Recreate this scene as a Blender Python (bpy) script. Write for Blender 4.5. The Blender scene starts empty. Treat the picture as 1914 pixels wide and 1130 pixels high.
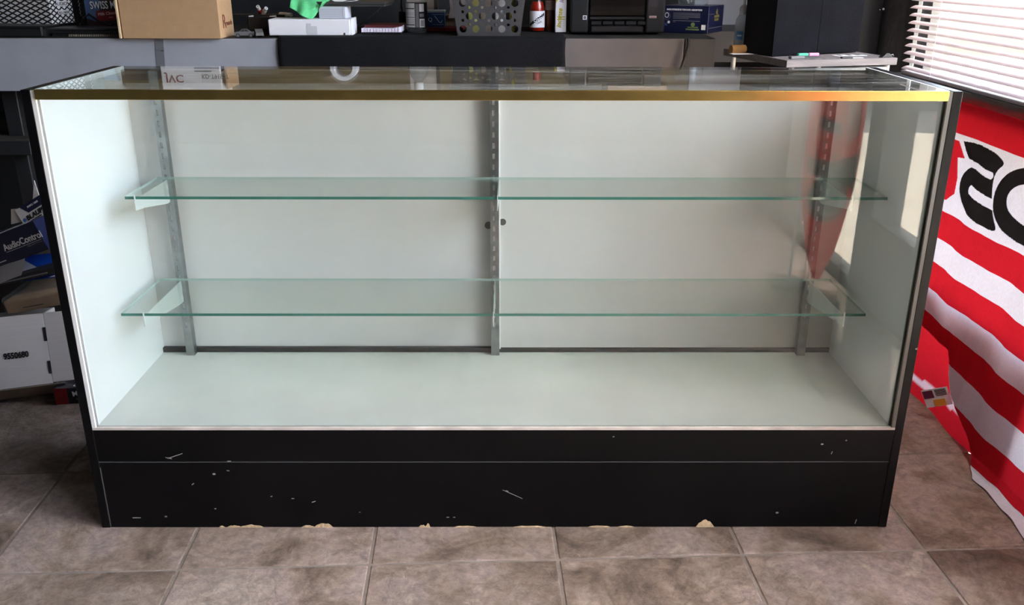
import bpy, bmesh, math, random
from mathutils import Matrix, Vector
random.seed(7)
SC = bpy.context.scene
COL = SC.collection
R = math.radians
PI = math.pi

# ------------------------------------------------------------------ camera
F = 1670.45                       # focal length in pixels of the 1914 px frame
CP = Vector((0.02771, -1.71769, 1.19444))
PITCH, YAW, ROLL = -0.36105, 0.00549, 0.00237
FW = Vector((math.sin(YAW)*math.cos(PITCH), math.cos(YAW)*math.cos(PITCH), math.sin(PITCH)))
_rt = Vector((math.cos(YAW), -math.sin(YAW), 0)); _up = _rt.cross(FW)
RT = _rt*math.cos(ROLL)+_up*math.sin(ROLL); UP = -_rt*math.sin(ROLL)+_up*math.cos(ROLL)
cam = bpy.data.cameras.new('camera'); cam.sensor_fit = 'HORIZONTAL'; cam.sensor_width = 36
cam.lens = 36*F/1914; cam.clip_start = .02; cam.clip_end = 200
co = bpy.data.objects.new('camera', cam); COL.objects.link(co)
M = Matrix.Identity(4)
for i in range(3):
    M[i][0] = RT[i]; M[i][1] = UP[i]; M[i][2] = -FW[i]; M[i][3] = CP[i]
co.matrix_world = M; SC.camera = co

# ------------------------------------------------------------------ world, sun, portals, exposure
w = bpy.data.worlds.new('world'); SC.world = w; w.use_nodes = True
nt = w.node_tree; bg = nt.nodes['Background']
sky = nt.nodes.new('ShaderNodeTexSky'); sky.sky_type = 'NISHITA'; sky.sun_disc = False
sky.sun_elevation = R(62); sky.sun_rotation = R(120); sky.air_density = 1.0; sky.dust_density = 3.0; sky.ozone_density = .6
nt.links.new(sky.outputs[0], bg.inputs[0]); bg.inputs[1].default_value = .5
sl = bpy.data.lights.new('sun', 'SUN'); sl.energy = 11.0; sl.angle = R(.6); sl.color = (1, .95, .88)
so = bpy.data.objects.new('sun', sl); COL.objects.link(so)
so.rotation_euler = Vector((-.13, .34, -1)).to_track_quat('-Z', 'Y').to_euler()   # high sun along the street front
def portal(name, loc, rot, sx, sy):
    l = bpy.data.lights.new(name, 'AREA'); l.shape = 'RECTANGLE'; l.size = sx; l.size_y = sy
    o = bpy.data.objects.new(name, l); COL.objects.link(o); o.location = loc; o.rotation_euler = rot
    l.cycles.is_portal = True
portal('portal_right', (1.48, -.6, 1.22), (0, R(90), 0), 2.4, 4.0)
SC.view_settings.view_transform = 'Standard'; SC.view_settings.look = 'None'
SC.view_settings.gamma = 1; SC.view_settings.use_curve_mapping = False
SC.view_settings.exposure = 2.72
SC.cycles.use_denoising = True
SC.cycles.max_bounces = 12; SC.cycles.diffuse_bounces = 5; SC.cycles.glossy_bounces = 6
SC.cycles.transmission_bounces = 8; SC.cycles.transparent_max_bounces = 32
SC.cycles.sample_clamp_indirect = 6

# ------------------------------------------------------------------ helpers
def at(px, py, Y):
    d = RT*((px-957)/F)-UP*((py-565)/F)+FW; t = (Y-CP.y)/d.y
    return CP+d*t
def atz(px, py, Z):
    d = RT*((px-957)/F)-UP*((py-565)/F)+FW; t = (Z-CP.z)/d.z
    return CP+d*t
def lin(c):
    return tuple((v/12.92 if v <= .04045 else ((v+.055)/1.055)**2.4) for v in c)
def rgb(r, g, b): return lin((r/255, g/255, b/255))

MATS = {}
def mat(name, col, rough=.5, metal=0, noise=0, nscale=8, bump=0, bscale=60, spec=.5, coat=0, stretch=(1, 1, 1), emit=0):
    if name in MATS: return MATS[name]
    m = bpy.data.materials.new(name); m.use_nodes = True; n = m.node_tree; b = n.nodes['Principled BSDF']
    b.inputs['Base Color'].default_value = (*col, 1); b.inputs['Roughness'].default_value = rough
    b.inputs['Metallic'].default_value = metal; b.inputs['Specular IOR Level'].default_value = spec
    b.inputs['Coat Weight'].default_value = coat
    if noise or bump:
        tc = n.nodes.new('ShaderNodeTexCoord'); mp = n.nodes.new('ShaderNodeMapping'); mp.inputs['Scale'].default_value = stretch
        n.links.new(tc.outputs['Object'], mp.inputs[0])
    if noise:
        nz = n.nodes.new('ShaderNodeTexNoise'); nz.inputs['Scale'].default_value = nscale; nz.inputs['Detail'].default_value = 6
        n.links.new(mp.outputs[0], nz.inputs[0])
        cr = n.nodes.new('ShaderNodeValToRGB'); cr.color_ramp.elements[0].position = .3; cr.color_ramp.elements[1].position = .7
        cr.color_ramp.elements[0].color = (*[max(0, c*(1-noise)) for c in col], 1)
        cr.color_ramp.elements[1].color = (*[min(1, c*(1+noise)) for c in col], 1)
        n.links.new(nz.outputs[0], cr.inputs[0]); n.links.new(cr.outputs[0], b.inputs['Base Color'])
    if bump:
        nb = n.nodes.new('ShaderNodeTexNoise'); nb.inputs['Scale'].default_value = bscale; nb.inputs['Detail'].default_value = 4
        n.links.new(mp.outputs[0], nb.inputs[0])
        bp = n.nodes.new('ShaderNodeBump'); bp.inputs['Strength'].default_value = bump; bp.inputs['Distance'].default_value = .004
        n.links.new(nb.outputs[0], bp.inputs['Height']); n.links.new(bp.outputs[0], b.inputs['Normal'])
    MATS[name] = m; return m

def glass_mat(name, tint, base=.04, rough=.0, dirt=0, haze=0):
    """Thin pane: clear tinted transmission plus a Schlick reflection, on every face alike."""
    m = bpy.data.materials.new(name); m.use_nodes = True; n = m.node_tree; n.nodes.clear()
    out = n.nodes.new('ShaderNodeOutputMaterial'); mx = n.nodes.new('ShaderNodeMixShader')
    tr = n.nodes.new('ShaderNodeBsdfTransparent'); tr.inputs[0].default_value = (*tint, 1)
    gl = n.nodes.new('ShaderNodeBsdfGlossy'); gl.inputs['Roughness'].default_value = rough
    lw = n.nodes.new('ShaderNodeLayerWeight'); lw.inputs[0].default_value = .5
    pw = n.nodes.new('ShaderNodeMath'); pw.operation = 'POWER'; pw.inputs[1].default_value = 5
    mul = n.nodes.new('ShaderNodeMath'); mul.operation = 'MULTIPLY_ADD'; mul.inputs[1].default_value = .86-base; mul.inputs[2].default_value = base
    n.links.new(lw.outputs['Facing'], pw.inputs[0]); n.links.new(pw.outputs[0], mul.inputs[0])
    n.links.new(mul.outputs[0], mx.inputs[0]); n.links.new(tr.outputs[0], mx.inputs[1]); n.links.new(gl.outputs[0], mx.inputs[2])
    last = mx
    if dirt:
        df = n.nodes.new('ShaderNodeBsdfDiffuse'); df.inputs[0].default_value = (.75, .74, .7, 1)
        tc = n.nodes.new('ShaderNodeTexCoord'); mp = n.nodes.new('ShaderNodeMapping'); mp.inputs['Scale'].default_value = (1.2, 9, 5)
        nz = n.nodes.new('ShaderNodeTexNoise'); nz.inputs['Scale'].default_value = 3.2; nz.inputs['Detail'].default_value = 7
        mr = n.nodes.new('ShaderNodeMapRange'); mr.inputs[1].default_value = .52; mr.inputs[2].default_value = .8; mr.inputs[4].default_value = dirt
        n.links.new(tc.outputs['Object'], mp.inputs[0]); n.links.new(mp.outputs[0], nz.inputs[0]); n.links.new(nz.outputs[0], mr.inputs[0])
        m2 = n.nodes.new('ShaderNodeMixShader'); n.links.new(mr.outputs[0], m2.inputs[0]); n.links.new(mx.outputs[0], m2.inputs[1]); n.links.new(df.outputs[0], m2.inputs[2]); last = m2
    if haze:
        dz = n.nodes.new('ShaderNodeBsdfDiffuse'); dz.inputs[0].default_value = (.7, .76, .8, 1)
        m3 = n.nodes.new('ShaderNodeMixShader'); m3.inputs[0].default_value = haze
        n.links.new(last.outputs[0], m3.inputs[1]); n.links.new(dz.outputs[0], m3.inputs[2]); last = m3
    n.links.new(last.outputs[0], out.inputs[0]); MATS[name] = m; return m

def link(name, me, parent=None, m=None):
    o = bpy.data.objects.new(name, me); COL.objects.link(o)
    if parent: o.parent = parent
    if m is not None and me is not None and len(me.materials) == 0: me.materials.append(m)
    return o
def tag(o, label=None, cat=None, group=None, kind=None):
    if label: o['label'] = label
    if cat: o['category'] = cat
    if group: o['group'] = group
    if kind: o['kind'] = kind
    return o
def thing(name, label, cat, loc=(0, 0, 0), rz=0, group=None, rot=None):
    o = bpy.data.objects.new(name, None); COL.objects.link(o); o.location = loc; o.empty_display_size = .05
    o.rotation_euler = rot if rot else (0, 0, rz); o.scale = (KS, KS, KS)
    return tag(o, label, cat, group)

KS = 1.0
class B:
    def __init__(s): s.b = bmesh.new(); s.slot = 0
    def box(s, x0, x1, y0, y1, z0, z1, bev=0, seg=1, mx=None, mi=0):
        b = bmesh.new(); g = bmesh.ops.create_cube(b, size=1)
        bmesh.ops.scale(b, vec=(x1-x0, y1-y0, z1-z0), verts=b.verts)
        bmesh.ops.translate(b, vec=((x0+x1)/2, (y0+y1)/2, (z0+z1)/2), verts=b.verts)
        if bev: bmesh.ops.bevel(b, geom=list(b.edges), offset=bev, segments=seg, affect='EDGES', profile=.5)
        s._merge(b, mx, mi); return s
    def _merge(s, b, mx=None, mi=0):
        if mx is not None: bmesh.ops.transform(b, matrix=mx, verts=b.verts)
        for f in b.faces: f.material_index = mi
        me = bpy.data.meshes.new('tmp'); b.to_mesh(me); b.free(); s.b.from_mesh(me); bpy.data.meshes.remove(me)
    def cyl(s, p0, p1, r, seg=16, r1=None, mi=0):
        p0 = Vector(p0); p1 = Vector(p1); d = p1-p0; b = bmesh.new()
        bmesh.ops.create_cone(b, cap_ends=True, segments=seg, radius1=r, radius2=r if r1 is None else r1, depth=d.length)
        q = d.to_track_quat('Z', 'Y').to_matrix().to_4x4(); q.translation = (p0+p1)/2
        s._merge(b, q, mi); return s
    def lathe(s, prof, seg=24, c=(0, 0, 0), mi=0):
        b = bmesh.new(); rings = []
        for r, z in prof:
            rings.append([b.verts.new((c[0]+r*math.cos(2*PI*k/seg), c[1]+r*math.sin(2*PI*k/seg), c[2]+z)) for k in range(seg)])
        for a, e in zip(rings, rings[1:]):
            for k in range(seg): b.faces.new((a[k], a[(k+1) % seg], e[(k+1) % seg], e[k]))
        b.faces.new(list(reversed(rings[0]))); b.faces.new(rings[-1])
        s._merge(b, None, mi); return s
    def prism(s, pts, axis, d0, d1, mi=0):
        """polygon pts in the two other axes, extruded along axis from d0 to d1"""
        b = bmesh.new()
        def v(p, d):
            return {'x': (d, p[0], p[1]), 'y': (p[0], d, p[1]), 'z': (p[0], p[1], d)}[axis]
        a = [b.verts.new(v(p, d0)) for p in pts]; e = [b.verts.new(v(p, d1)) for p in pts]
        b.faces.new(a); b.faces.new(list(reversed(e))); n = len(pts)
        for k in range(n): b.faces.new((a[k], e[k], e[(k+1) % n], a[(k+1) % n]))
        bmesh.ops.recalc_face_normals(b, faces=b.faces); s._merge(b, None, mi); return s
    def tube(s, pts, r, seg=8, mi=0):
        b = bmesh.new(); pts = [Vector(p) for p in pts]; rings = []
        for i, p in enumerate(pts):
            t = (pts[min(i+1, len(pts)-1)]-pts[max(i-1, 0)]).normalized()
            q = t.to_track_quat('Z', 'Y')
            rings.append([b.verts.new(p+q @ Vector((r*math.cos(2*PI*k/seg), r*math.sin(2*PI*k/seg), 0))) for k in range(seg)])
        for a, e in zip(rings, rings[1:]):
            # match the nearest start vertex so the skin does not twist
            best = min(range(seg), key=lambda j: (e[j].co-a[0].co).length)
            for k in range(seg): b.faces.new((a[k], a[(k+1) % seg], e[(k+1+best) % seg], e[(k+best) % seg]))
        b.faces.new(list(reversed(rings[0]))); b.faces.new(rings[-1])
        bmesh.ops.recalc_face_normals(b, faces=b.faces); s._merge(b, None, mi); return s
    def mesh(s, name, mats, smooth=False):
        me = bpy.data.meshes.new(name); s.b.to_mesh(me); s.b.free()
        for m in (mats if isinstance(mats, (list, tuple)) else [mats]): me.materials.append(m)
        if smooth:
            for p in me.polygons: p.use_smooth = True
            me.set_sharp_from_angle(angle=R(40))
        return me
    def build(s, name, m, parent=None, smooth=False, loc=None, rot=None):
        o = link(name, s.mesh(name, m, smooth), parent)
        if loc is not None: o.location = loc
        if rot is not None: o.rotation_euler = rot
        return o

def curve_mesh(cu, name, mx=None):
    ob = bpy.data.objects.new('tmp', cu); COL.objects.link(ob)
    dg = bpy.context.evaluated_depsgraph_get(); me = bpy.data.meshes.new_from_object(ob.evaluated_get(dg))
    bpy.data.objects.remove(ob); bpy.data.curves.remove(cu); me.name = name
    me.materials.clear()
    if mx is not None: me.transform(mx)
    return me
FRONT = Matrix.Rotation(R(90), 4, 'X')                                   # text plane XY -> XZ, facing -y
RIGHT = Matrix.Rotation(R(90), 4, 'Z') @ FRONT                           # facing +x
def text(body, size, pos, parent, m, face=FRONT, roll=0, sx=1, name='lettering', thick=.0004, align='LEFT', shear=0, bold=0):
    cu = bpy.data.curves.new('t', 'FONT'); cu.body = body; cu.size = size; cu.align_x = align; cu.extrude = thick; cu.resolution_u = 3
    cu.shear = shear; cu.offset = bold
    mx = Matrix.Translation(pos) @ face @ Matrix.Rotation(roll, 4, 'Z') @ Matrix.Diagonal((sx, 1, 1, 1))
    return link(name, curve_mesh(cu, name, mx), parent, m)
def plate(outer, holes, thick, mx, name, m, parent):
    cu = bpy.data.curves.new('p', 'CURVE'); cu.dimensions = '2D'; cu.fill_mode = 'BOTH'; cu.extrude = thick/2
    for poly in [outer]+holes:
        sp = cu.splines.new('POLY'); sp.points.add(len(poly)-1); sp.use_cyclic_u = True
        for p, q in zip(sp.points, poly): p.co = (q[0], q[1], 0, 1)
    return link(name, curve_mesh(cu, name, mx), parent, m)
def circ(x, y, r, n=14, ry=None): return [(x+r*math.cos(2*PI*k/n), y+(ry or r)*math.sin(2*PI*k/n)) for k in range(n)]
def rect(x0, x1, y0, y1): return [(x0, y0), (x1, y0), (x1, y1), (x0, y1)]
def sheet(poly, pos, parent, m, face=FRONT, name='label', thick=.0004, roll=0):
    """flat print: a polygon laid on a face"""
    return plate(poly, [], thick, Matrix.Translation(pos) @ face @ Matrix.Rotation(roll, 4, 'Z'), name, m, parent)
def structure(name, b, m, parent=None):
    o = b.build(name, m, parent)
    if parent is None: o['kind'] = 'structure'
    return o

# ------------------------------------------------------------------ materials
def black_lam():
    m = mat('black_laminate', (.0022, .0022, .0027), .33, spec=.2, noise=.25, nscale=5, bump=.05, bscale=90)
    n = m.node_tree; b = n.nodes['Principled BSDF']; src = b.inputs['Base Color'].links[0].from_socket
    tc = n.nodes.new('ShaderNodeTexCoord'); mp = n.nodes.new('ShaderNodeMapping'); mp.inputs['Scale'].default_value = (16, 16, 24)
    vo = n.nodes.new('ShaderNodeTexVoronoi'); vo.inputs['Scale'].default_value = 1.0
    n.links.new(tc.outputs['Object'], mp.inputs[0]); n.links.new(mp.outputs[0], vo.inputs[0])
    lt = n.nodes.new('ShaderNodeMath'); lt.operation = 'LESS_THAN'; lt.inputs[1].default_value = .055
    n.links.new(vo.outputs['Distance'], lt.inputs[0])
    sep = n.nodes.new('ShaderNodeSeparateColor'); n.links.new(vo.outputs['Color'], sep.inputs[0])
    g2 = n.nodes.new('ShaderNodeMath'); g2.operation = 'LESS_THAN'; g2.inputs[1].default_value = .22; n.links.new(sep.outputs[0], g2.inputs[0])
    mu = n.nodes.new('ShaderNodeMath'); mu.operation = 'MULTIPLY'; n.links.new(lt.outputs[0], mu.inputs[0]); n.links.new(g2.outputs[0], mu.inputs[1])
    mx = n.nodes.new('ShaderNodeMix'); mx.data_type = 'RGBA'; mx.inputs['B'].default_value = (.32, .31, .29, 1)
    n.links.new(mu.outputs[0], mx.inputs['Factor']); n.links.new(src, mx.inputs['A']); n.links.new(mx.outputs['Result'], b.inputs['Base Color'])
    return m
M_BLACK = black_lam()
M_PLAINBLK = mat('plain_black', (.008, .008, .009), .4)
M_WHITE = mat('white_laminate', (.68, .70, .69), .32, noise=.03, nscale=3)
M_WHITEDOOR = mat('white_door_panel', (.62, .62, .60), .38, noise=.04, nscale=4, stretch=(1, 1, .4))
M_DECK = mat('white_deck', (.63, .645, .60), .35, noise=.06, nscale=5)
M_CHAN = mat('white_channel', (.82, .82, .8), .35)
M_CHANR = mat('grey_channel', rgb(104, 102, 94), .45)  # right-hand front channel, a darker grey than the left one
M_GOLD = mat('gold_trim', (.93, .68, .22), .24, metal=1, noise=.12, nscale=14, bump=.06, bscale=40)
M_STEEL = mat('galvanised_steel', (.34, .36, .36), .36, metal=1, noise=.2, nscale=30, bump=.1, bscale=120)
M_HEADER = mat('brown_wood_header', rgb(104, 90, 66), .5, noise=.35, nscale=10, stretch=(.6, 1, 14))
M_GLASS = glass_mat('clear_glass', (.975, .985, .975), .035)
M_TOPGLASS = glass_mat('dusty_top_glass', (.96, .98, .965), .04, dirt=.16)
M_SHELFGLASS = glass_mat('shelf_glass', (.935, .965, .95), .04)
M_PANE = glass_mat('window_glass', (.97, .98, .975), .035)
M_EDGE = mat('green_glass_edge', rgb(58, 120, 106), .12, coat=.3)
M_EDGE2 = mat('pale_glass_edge', rgb(172, 192, 184), .2)
M_PLASTIC = glass_mat('clear_plastic', (.9, .93, .93), .06, .12, haze=.07)
M_TAUPE = mat('taupe_counter_panel', rgb(104, 97, 94), .45, noise=.14, nscale=7, bump=.05, bscale=150)
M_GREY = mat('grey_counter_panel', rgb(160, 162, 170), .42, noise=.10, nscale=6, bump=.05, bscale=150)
M_DARK = mat('black_steel', (.014, .014, .015), .5, bump=.25, bscale=70)
M_CARD = mat('brown_cardboard', rgb(186, 150, 112), .75, noise=.05, nscale=40)
M_CARDIN = mat('pale_cardboard_edge', rgb(214, 186, 150), .8)
M_WCARD = mat('white_cardboard', rgb(214, 208, 204), .7, noise=.04, nscale=18, stretch=(.2, 1, 12))
M_PAPER = mat('white_paper', rgb(235, 233, 236), .75)
M_INK = mat('black_ink', (.01, .01, .012), .6)
M_WINK = mat('white_ink', rgb(236, 236, 240), .6)
M_GREYINK = mat('grey_ink', rgb(130, 130, 135), .6)
M_ALU = mat('dark_aluminium_frame', rgb(92, 90, 88), .42, metal=.6, noise=.08, nscale=10)
M_NAVY = mat('navy_carton', rgb(20, 26, 62), .35, noise=.1, nscale=6)
M_RED = mat('red_print', rgb(160, 18, 28), .5)
M_MAROON = mat('maroon_ink', rgb(120, 20, 44), .6)
M_BLK2 = mat('black_plastic', (.012, .012, .013), .35, bump=.1, bscale=200)
M_FABRIC = mat('black_fabric', (.006, .006, .0075), .9, bump=.5, bscale=320, spec=.2)

# ------------------------------------------------------------------ the setting
XR = 1.37      # inner face of the right-hand glazing
YB, YF, XL, ZT = 2.50, -4.6, -2.9, 2.75
M_GROUT = mat('grout', rgb(132, 120, 110), .9, noise=.2, nscale=30, bump=.4, bscale=200)
floor = structure('floor', B().box(XL-.15, XR+.12, YF-.15, YB+.15, -.12, -.0022), M_GROUT)

def tile_mat():
    m = bpy.data.materials.new('stone_tile'); m.use_nodes = True; n = m.node_tree; b = n.nodes['Principled BSDF']
    b.inputs['Roughness'].default_value = .5; b.inputs['Specular IOR Level'].default_value = .35
    tc = n.nodes.new('ShaderNodeTexCoord'); oi = n.nodes.new('ShaderNodeObjectInfo')
    ad = n.nodes.new('ShaderNodeVectorMath'); ad.operation = 'ADD'
    mu = n.nodes.new('ShaderNodeVectorMath'); mu.operation = 'SCALE'; mu.inputs[3].default_value = 40
    cb = n.nodes.new('ShaderNodeCombineXYZ')
    for k in range(3): n.links.new(oi.outputs['Random'], cb.inputs[k])
    n.links.new(cb.outputs[0], mu.inputs[0]); n.links.new(tc.outputs['Object'], ad.inputs[0]); n.links.new(mu.outputs[0], ad.inputs[1])
    def noise(s, d, r=.6, dist=0):
        x = n.nodes.new('ShaderNodeTexNoise'); x.inputs['Scale'].default_value = s; x.inputs['Detail'].default_value = d; x.inputs['Roughness'].default_value = r
        x.inputs['Distortion'].default_value = dist; n.links.new(ad.outputs[0], x.inputs[0]); return x
    big = noise(4.5, 8, .62, .8); cr = n.nodes.new('ShaderNodeValToRGB'); e = cr.color_ramp.elements
    e[0].position = .30; e[0].color = (*rgb(84, 70, 60), 1); e[1].position = .72; e[1].color = (*rgb(176, 160, 147), 1)
    for p, c in ((.43, rgb(130, 112, 98)), (.52, rgb(150, 132, 119)), (.58, rgb(156, 138, 130)), (.65, rgb(150, 134, 122))):
        q = e.new(p); q.color = (*c, 1)
    n.links.new(big.outputs[0], cr.inputs[0])
    fine = noise(48, 10, .78, .5); mr = n.nodes.new('ShaderNodeMapRange'); mr.inputs[1].default_value = .33; mr.inputs[2].default_value = .67; mr.inputs[3].default_value = .62; mr.inputs[4].default_value = 1.3
    n.links.new(fine.outputs[0], mr.inputs[0])
    mx = n.nodes.new('ShaderNodeVectorMath'); mx.operation = 'SCALE'; n.links.new(cr.outputs[0], mx.inputs[0]); n.links.new(mr.outputs[0], mx.inputs[3])
    # dark veins
    ve = noise(2.6, 9, .62, 2.2); sb = n.nodes.new('ShaderNodeMath'); sb.operation = 'SUBTRACT'; sb.inputs[1].default_value = .5; n.links.new(ve.outputs[0], sb.inputs[0])
    ab = n.nodes.new('ShaderNodeMath'); ab.operation = 'ABSOLUTE'; n.links.new(sb.outputs[0], ab.inputs[0])
    vr = n.nodes.new('ShaderNodeMapRange'); vr.inputs[1].default_value = 0; vr.inputs[2].default_value = .03; vr.inputs[3].default_value = .80; vr.inputs[4].default_value = 1; n.links.new(ab.outputs[0], vr.inputs[0])
    m3 = n.nodes.new('ShaderNodeVectorMath'); m3.operation = 'SCALE'; n.links.new(mx.outputs[0], m3.inputs[0]); n.links.new(vr.outputs[0], m3.inputs[3])
    # each tile a touch lighter or darker
    ri = n.nodes.new('ShaderNodeMapRange'); ri.inputs[3].default_value = 1.25; ri.inputs[4].default_value = 1.5; n.links.new(oi.outputs['Random'], ri.inputs[0])
    m4 = n.nodes.new('ShaderNodeVectorMath'); m4.operation = 'SCALE'; n.links.new(m3.outputs[0], m4.inputs[0]); n.links.new(ri.outputs[0], m4.inputs[3])
    n.links.new(m4.outputs[0], b.inputs['Base Color'])
    bn = noise(34, 10, .78, .6); bp = n.nodes.new('ShaderNodeBump'); bp.inputs['Strength'].default_value = 1.0; bp.inputs['Distance'].default_value = .010
    n.links.new(bn.outputs[0], bp.inputs['Height']); n.links.new(bp.outputs[0], b.inputs['Normal'])
    return m
M_TILE = tile_mat()
PITCHT = .402; TA = math.atan2(.065, 1.608); TO = Vector((-.667, -.148, 0))
tb = B(); h = PITCHT/2-.0033
tb.box(-h, h, -h, h, -.011, 0, .0022)
TILE = tb.mesh('tile', M_TILE)
for i in range(-7, 7):
    for j in range(-12, 8):
        c = TO+Matrix.Rotation(TA, 3, 'Z') @ Vector(((i+.5)*PITCHT, (j+.5)*PITCHT, 0))
        if c.x < XL-.15 or c.x > XR+.15 or c.y < YF-.1 or c.y > YB+.15: continue
        me = TILE
        if c.x+h*1.1 > XR-.02 or c.x-h*1.1 < XL or c.y+h*1.1 > YB or c.y-h*1.1 < YF:      # cut the edge tiles to the room
            bb = bmesh.new(); bb.from_mesh(TILE); X = Matrix.Translation(c) @ Matrix.Rotation(TA, 4, 'Z')
            bmesh.ops.transform(bb, matrix=X, verts=bb.verts)
            for co_, no in (((XR-.02, 0, 0), (1, 0, 0)), ((XL, 0, 0), (-1, 0, 0)), ((0, YB, 0), (0, 1, 0)), ((0, YF, 0), (0, -1, 0))):
                bmesh.ops.bisect_plane(bb, geom=list(bb.verts)+list(bb.edges)+list(bb.faces), plane_co=co_, plane_no=no, clear_outer=True)
            if not bb.faces: bb.free(); continue
            bmesh.ops.holes_fill(bb, edges=bb.edges)
            bmesh.ops.transform(bb, matrix=X.inverted(), verts=bb.verts)
            me = bpy.data.meshes.new('tile'); bb.to_mesh(me); bb.free(); me.materials.append(M_TILE) if not len(me.materials) else None
        o = link('tile', me, floor); o.location = c; o.rotation_euler = (0, 0, TA)

M_WALLBLK = mat('black_painted_wall', (.012, .012, .014), .6, bump=.3, bscale=120)
M_WALLGREY = mat('grey_wall_paint', rgb(62, 60, 58), .7, bump=.3, bscale=60)
M_CEIL = mat('dark_ceiling', rgb(84, 82, 80), .85)
M_STUCCO = mat('grey_stucco', rgb(96, 94, 95), .8, noise=.2, nscale=20, bump=.9, bscale=45)
structure('wall_back', B().box(XL-.15, XR+.15, YB, YB+.15, -.005, ZT), M_WALLBLK)
structure('trim_2', B().box(XL, XR, YB-.012, YB, 1.11, 2.1), mat('brown_wall_panelling', rgb(128, 108, 76), .5, noise=.3, nscale=7, stretch=(.5, 1, 12)))
structure('wall_left', B().box(XL-.15, XL, YF, YB, -.005, ZT), M_WALLGREY)
structure('ceiling', B().box(XL-.15, XR+.11, YF-.15, YB+.15, ZT, ZT+.15), M_CEIL)
# wall behind the camera, with a wide shop window above a knee wall
structure('wall_front', B().box(XL, XR+.15, YF-.15, YF, -.005, ZT), M_WALLGREY)
# right-hand side: stucco pier, then aluminium glazing towards the street
structure('wall_right', B().box(XR+.005, XR+.15, 1.7, YB, -.005, ZT).box(XR+.005, XR+.03, 1.42, 1.7, -.005, ZT).box(XR+.03, XR+.1, 1.335, 1.7, -.01, .85).box(XR, XR+.1, YF, YB, 2.45, ZT).box(XR, XR+.15, YF, -2.6, -.01, 2.45), M_STUCCO)
MY0, MY1 = 1.335, 1.41
win = structure('window_1', B().box(XR, XR+.012, 1.35, 1.42, -.01, 2.45)              # jamb by the pier
    .box(XR-.035, XR+.1, -1.0, 1.335, .795, .85)                                   # transom / sill
    .box(XR, XR+.1, -1.0, 1.335, -.01, .06).box(XR, XR+.1, -1.0, 1.335, 2.38, 2.45)
    .box(XR+.04, XR+.1, MY0, MY1, .85, 2.38)                                    # mullion behind the slats
    .box(XR+.02, XR+.1, -.02, .04, .06, .795).box(XR+.04, XR+.1, -.02, .04, .85, 2.38)
    .box(XR-.005, XR+.1, -1.06, -1.0, -.01, 2.45), M_ALU)
B().box(XR-.05, XR+.0, -1.0, 1.335, .85, .862).build('window_sill', M_ALU, win)
for (y0, y1, z0, z1) in ((MY1, 1.68, .85, 2.38), (.04, MY0, .85, 2.38), (-1.0, -.02, .85, 2.38), (.04, 1.335, .06, .795), (-1.0, -.02, .06, .795)):
    B().box(XR+.06, XR+.066, y0, y1, z0, z1).build('pane', M_PANE, win)
w2 = structure('window_2', B().box(XR, XR+.1, -1.42, -1.06, -.01, .30).box(XR, XR+.1, -1.42, -1.06, 2.38, 2.45).box(XR-.01, XR+.1, -1.5, -1.42, -.01, 2.45).box(XR-.01, XR+.02, -1.42, -1.06, .30, .33), M_ALU)
B().box(XR+.06, XR+.066, -1.42, -1.06, .30, 2.38).build('pane', M_PANE, w2)
d1 = structure('door_1', B().box(XR, XR+.06, -1.58, -1.5, -.01, 2.38).box(XR, XR+.06, -2.6, -2.5, -.01, 2.38).box(XR, XR+.06, -2.5, -1.58, -.01, .05).box(XR, XR+.06, -2.5, -1.58, 2.26, 2.38), M_ALU)
B().box(XR+.03, XR+.036, -2.5, -1.58, .05, 2.26).build('pane', M_PANE, d1)
B().box(XR-.06, XR-.035, -2.47, -1.62, .98, 1.02).box(XR-.04, XR, -2.46, -2.43, .98, 1.02).box(XR-.04, XR, -1.66, -1.63, .98, 1.02).build('push_bar', M_STEEL, d1)
structure('trim_1', B().box(XR, XR+.1, -2.6, -1.5, 2.38, 2.45), M_ALU)
# unseen ceiling panel added as fill light for the floor by the window
cl_ = thing('fill_light_panel', 'added unseen fill panel at the ceiling over the aisle beside the window', 'fill light', (1.08, -.35, ZT))
B().box(-.17, .17, -.62, .62, -.03, -.001).build('housing', M_CHAN, cl_)
m = bpy.data.materials.new('fill_panel_glow'); m.use_nodes = True; bb = m.node_tree.nodes['Principled BSDF']; bb.inputs['Emission Color'].default_value = (1, .96, .9, 1); bb.inputs['Emission Strength'].default_value = 3.6
B().box(-.15, .15, -.6, .6, -.036, -.0305).build('diffuser', m, cl_)
# street side
M_PAVE = mat('pavement', rgb(176, 166, 150), .9, noise=.12, nscale=3, bump=.5, bscale=40)
structure('pavement_ground', B().box(XR+.12, 14, -16, 12, -.2, -.06), M_PAVE)
M_FAR = mat('far_wall', rgb(150, 142, 130), .9, noise=.1, nscale=2)
tag(B().box(1.9, 7.5, -7.2, -6.6, -.06, 3.4).build('street_wall', M_FAR), 'plain beige building wall outside across the pavement', 'wall', kind='structure')

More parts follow.
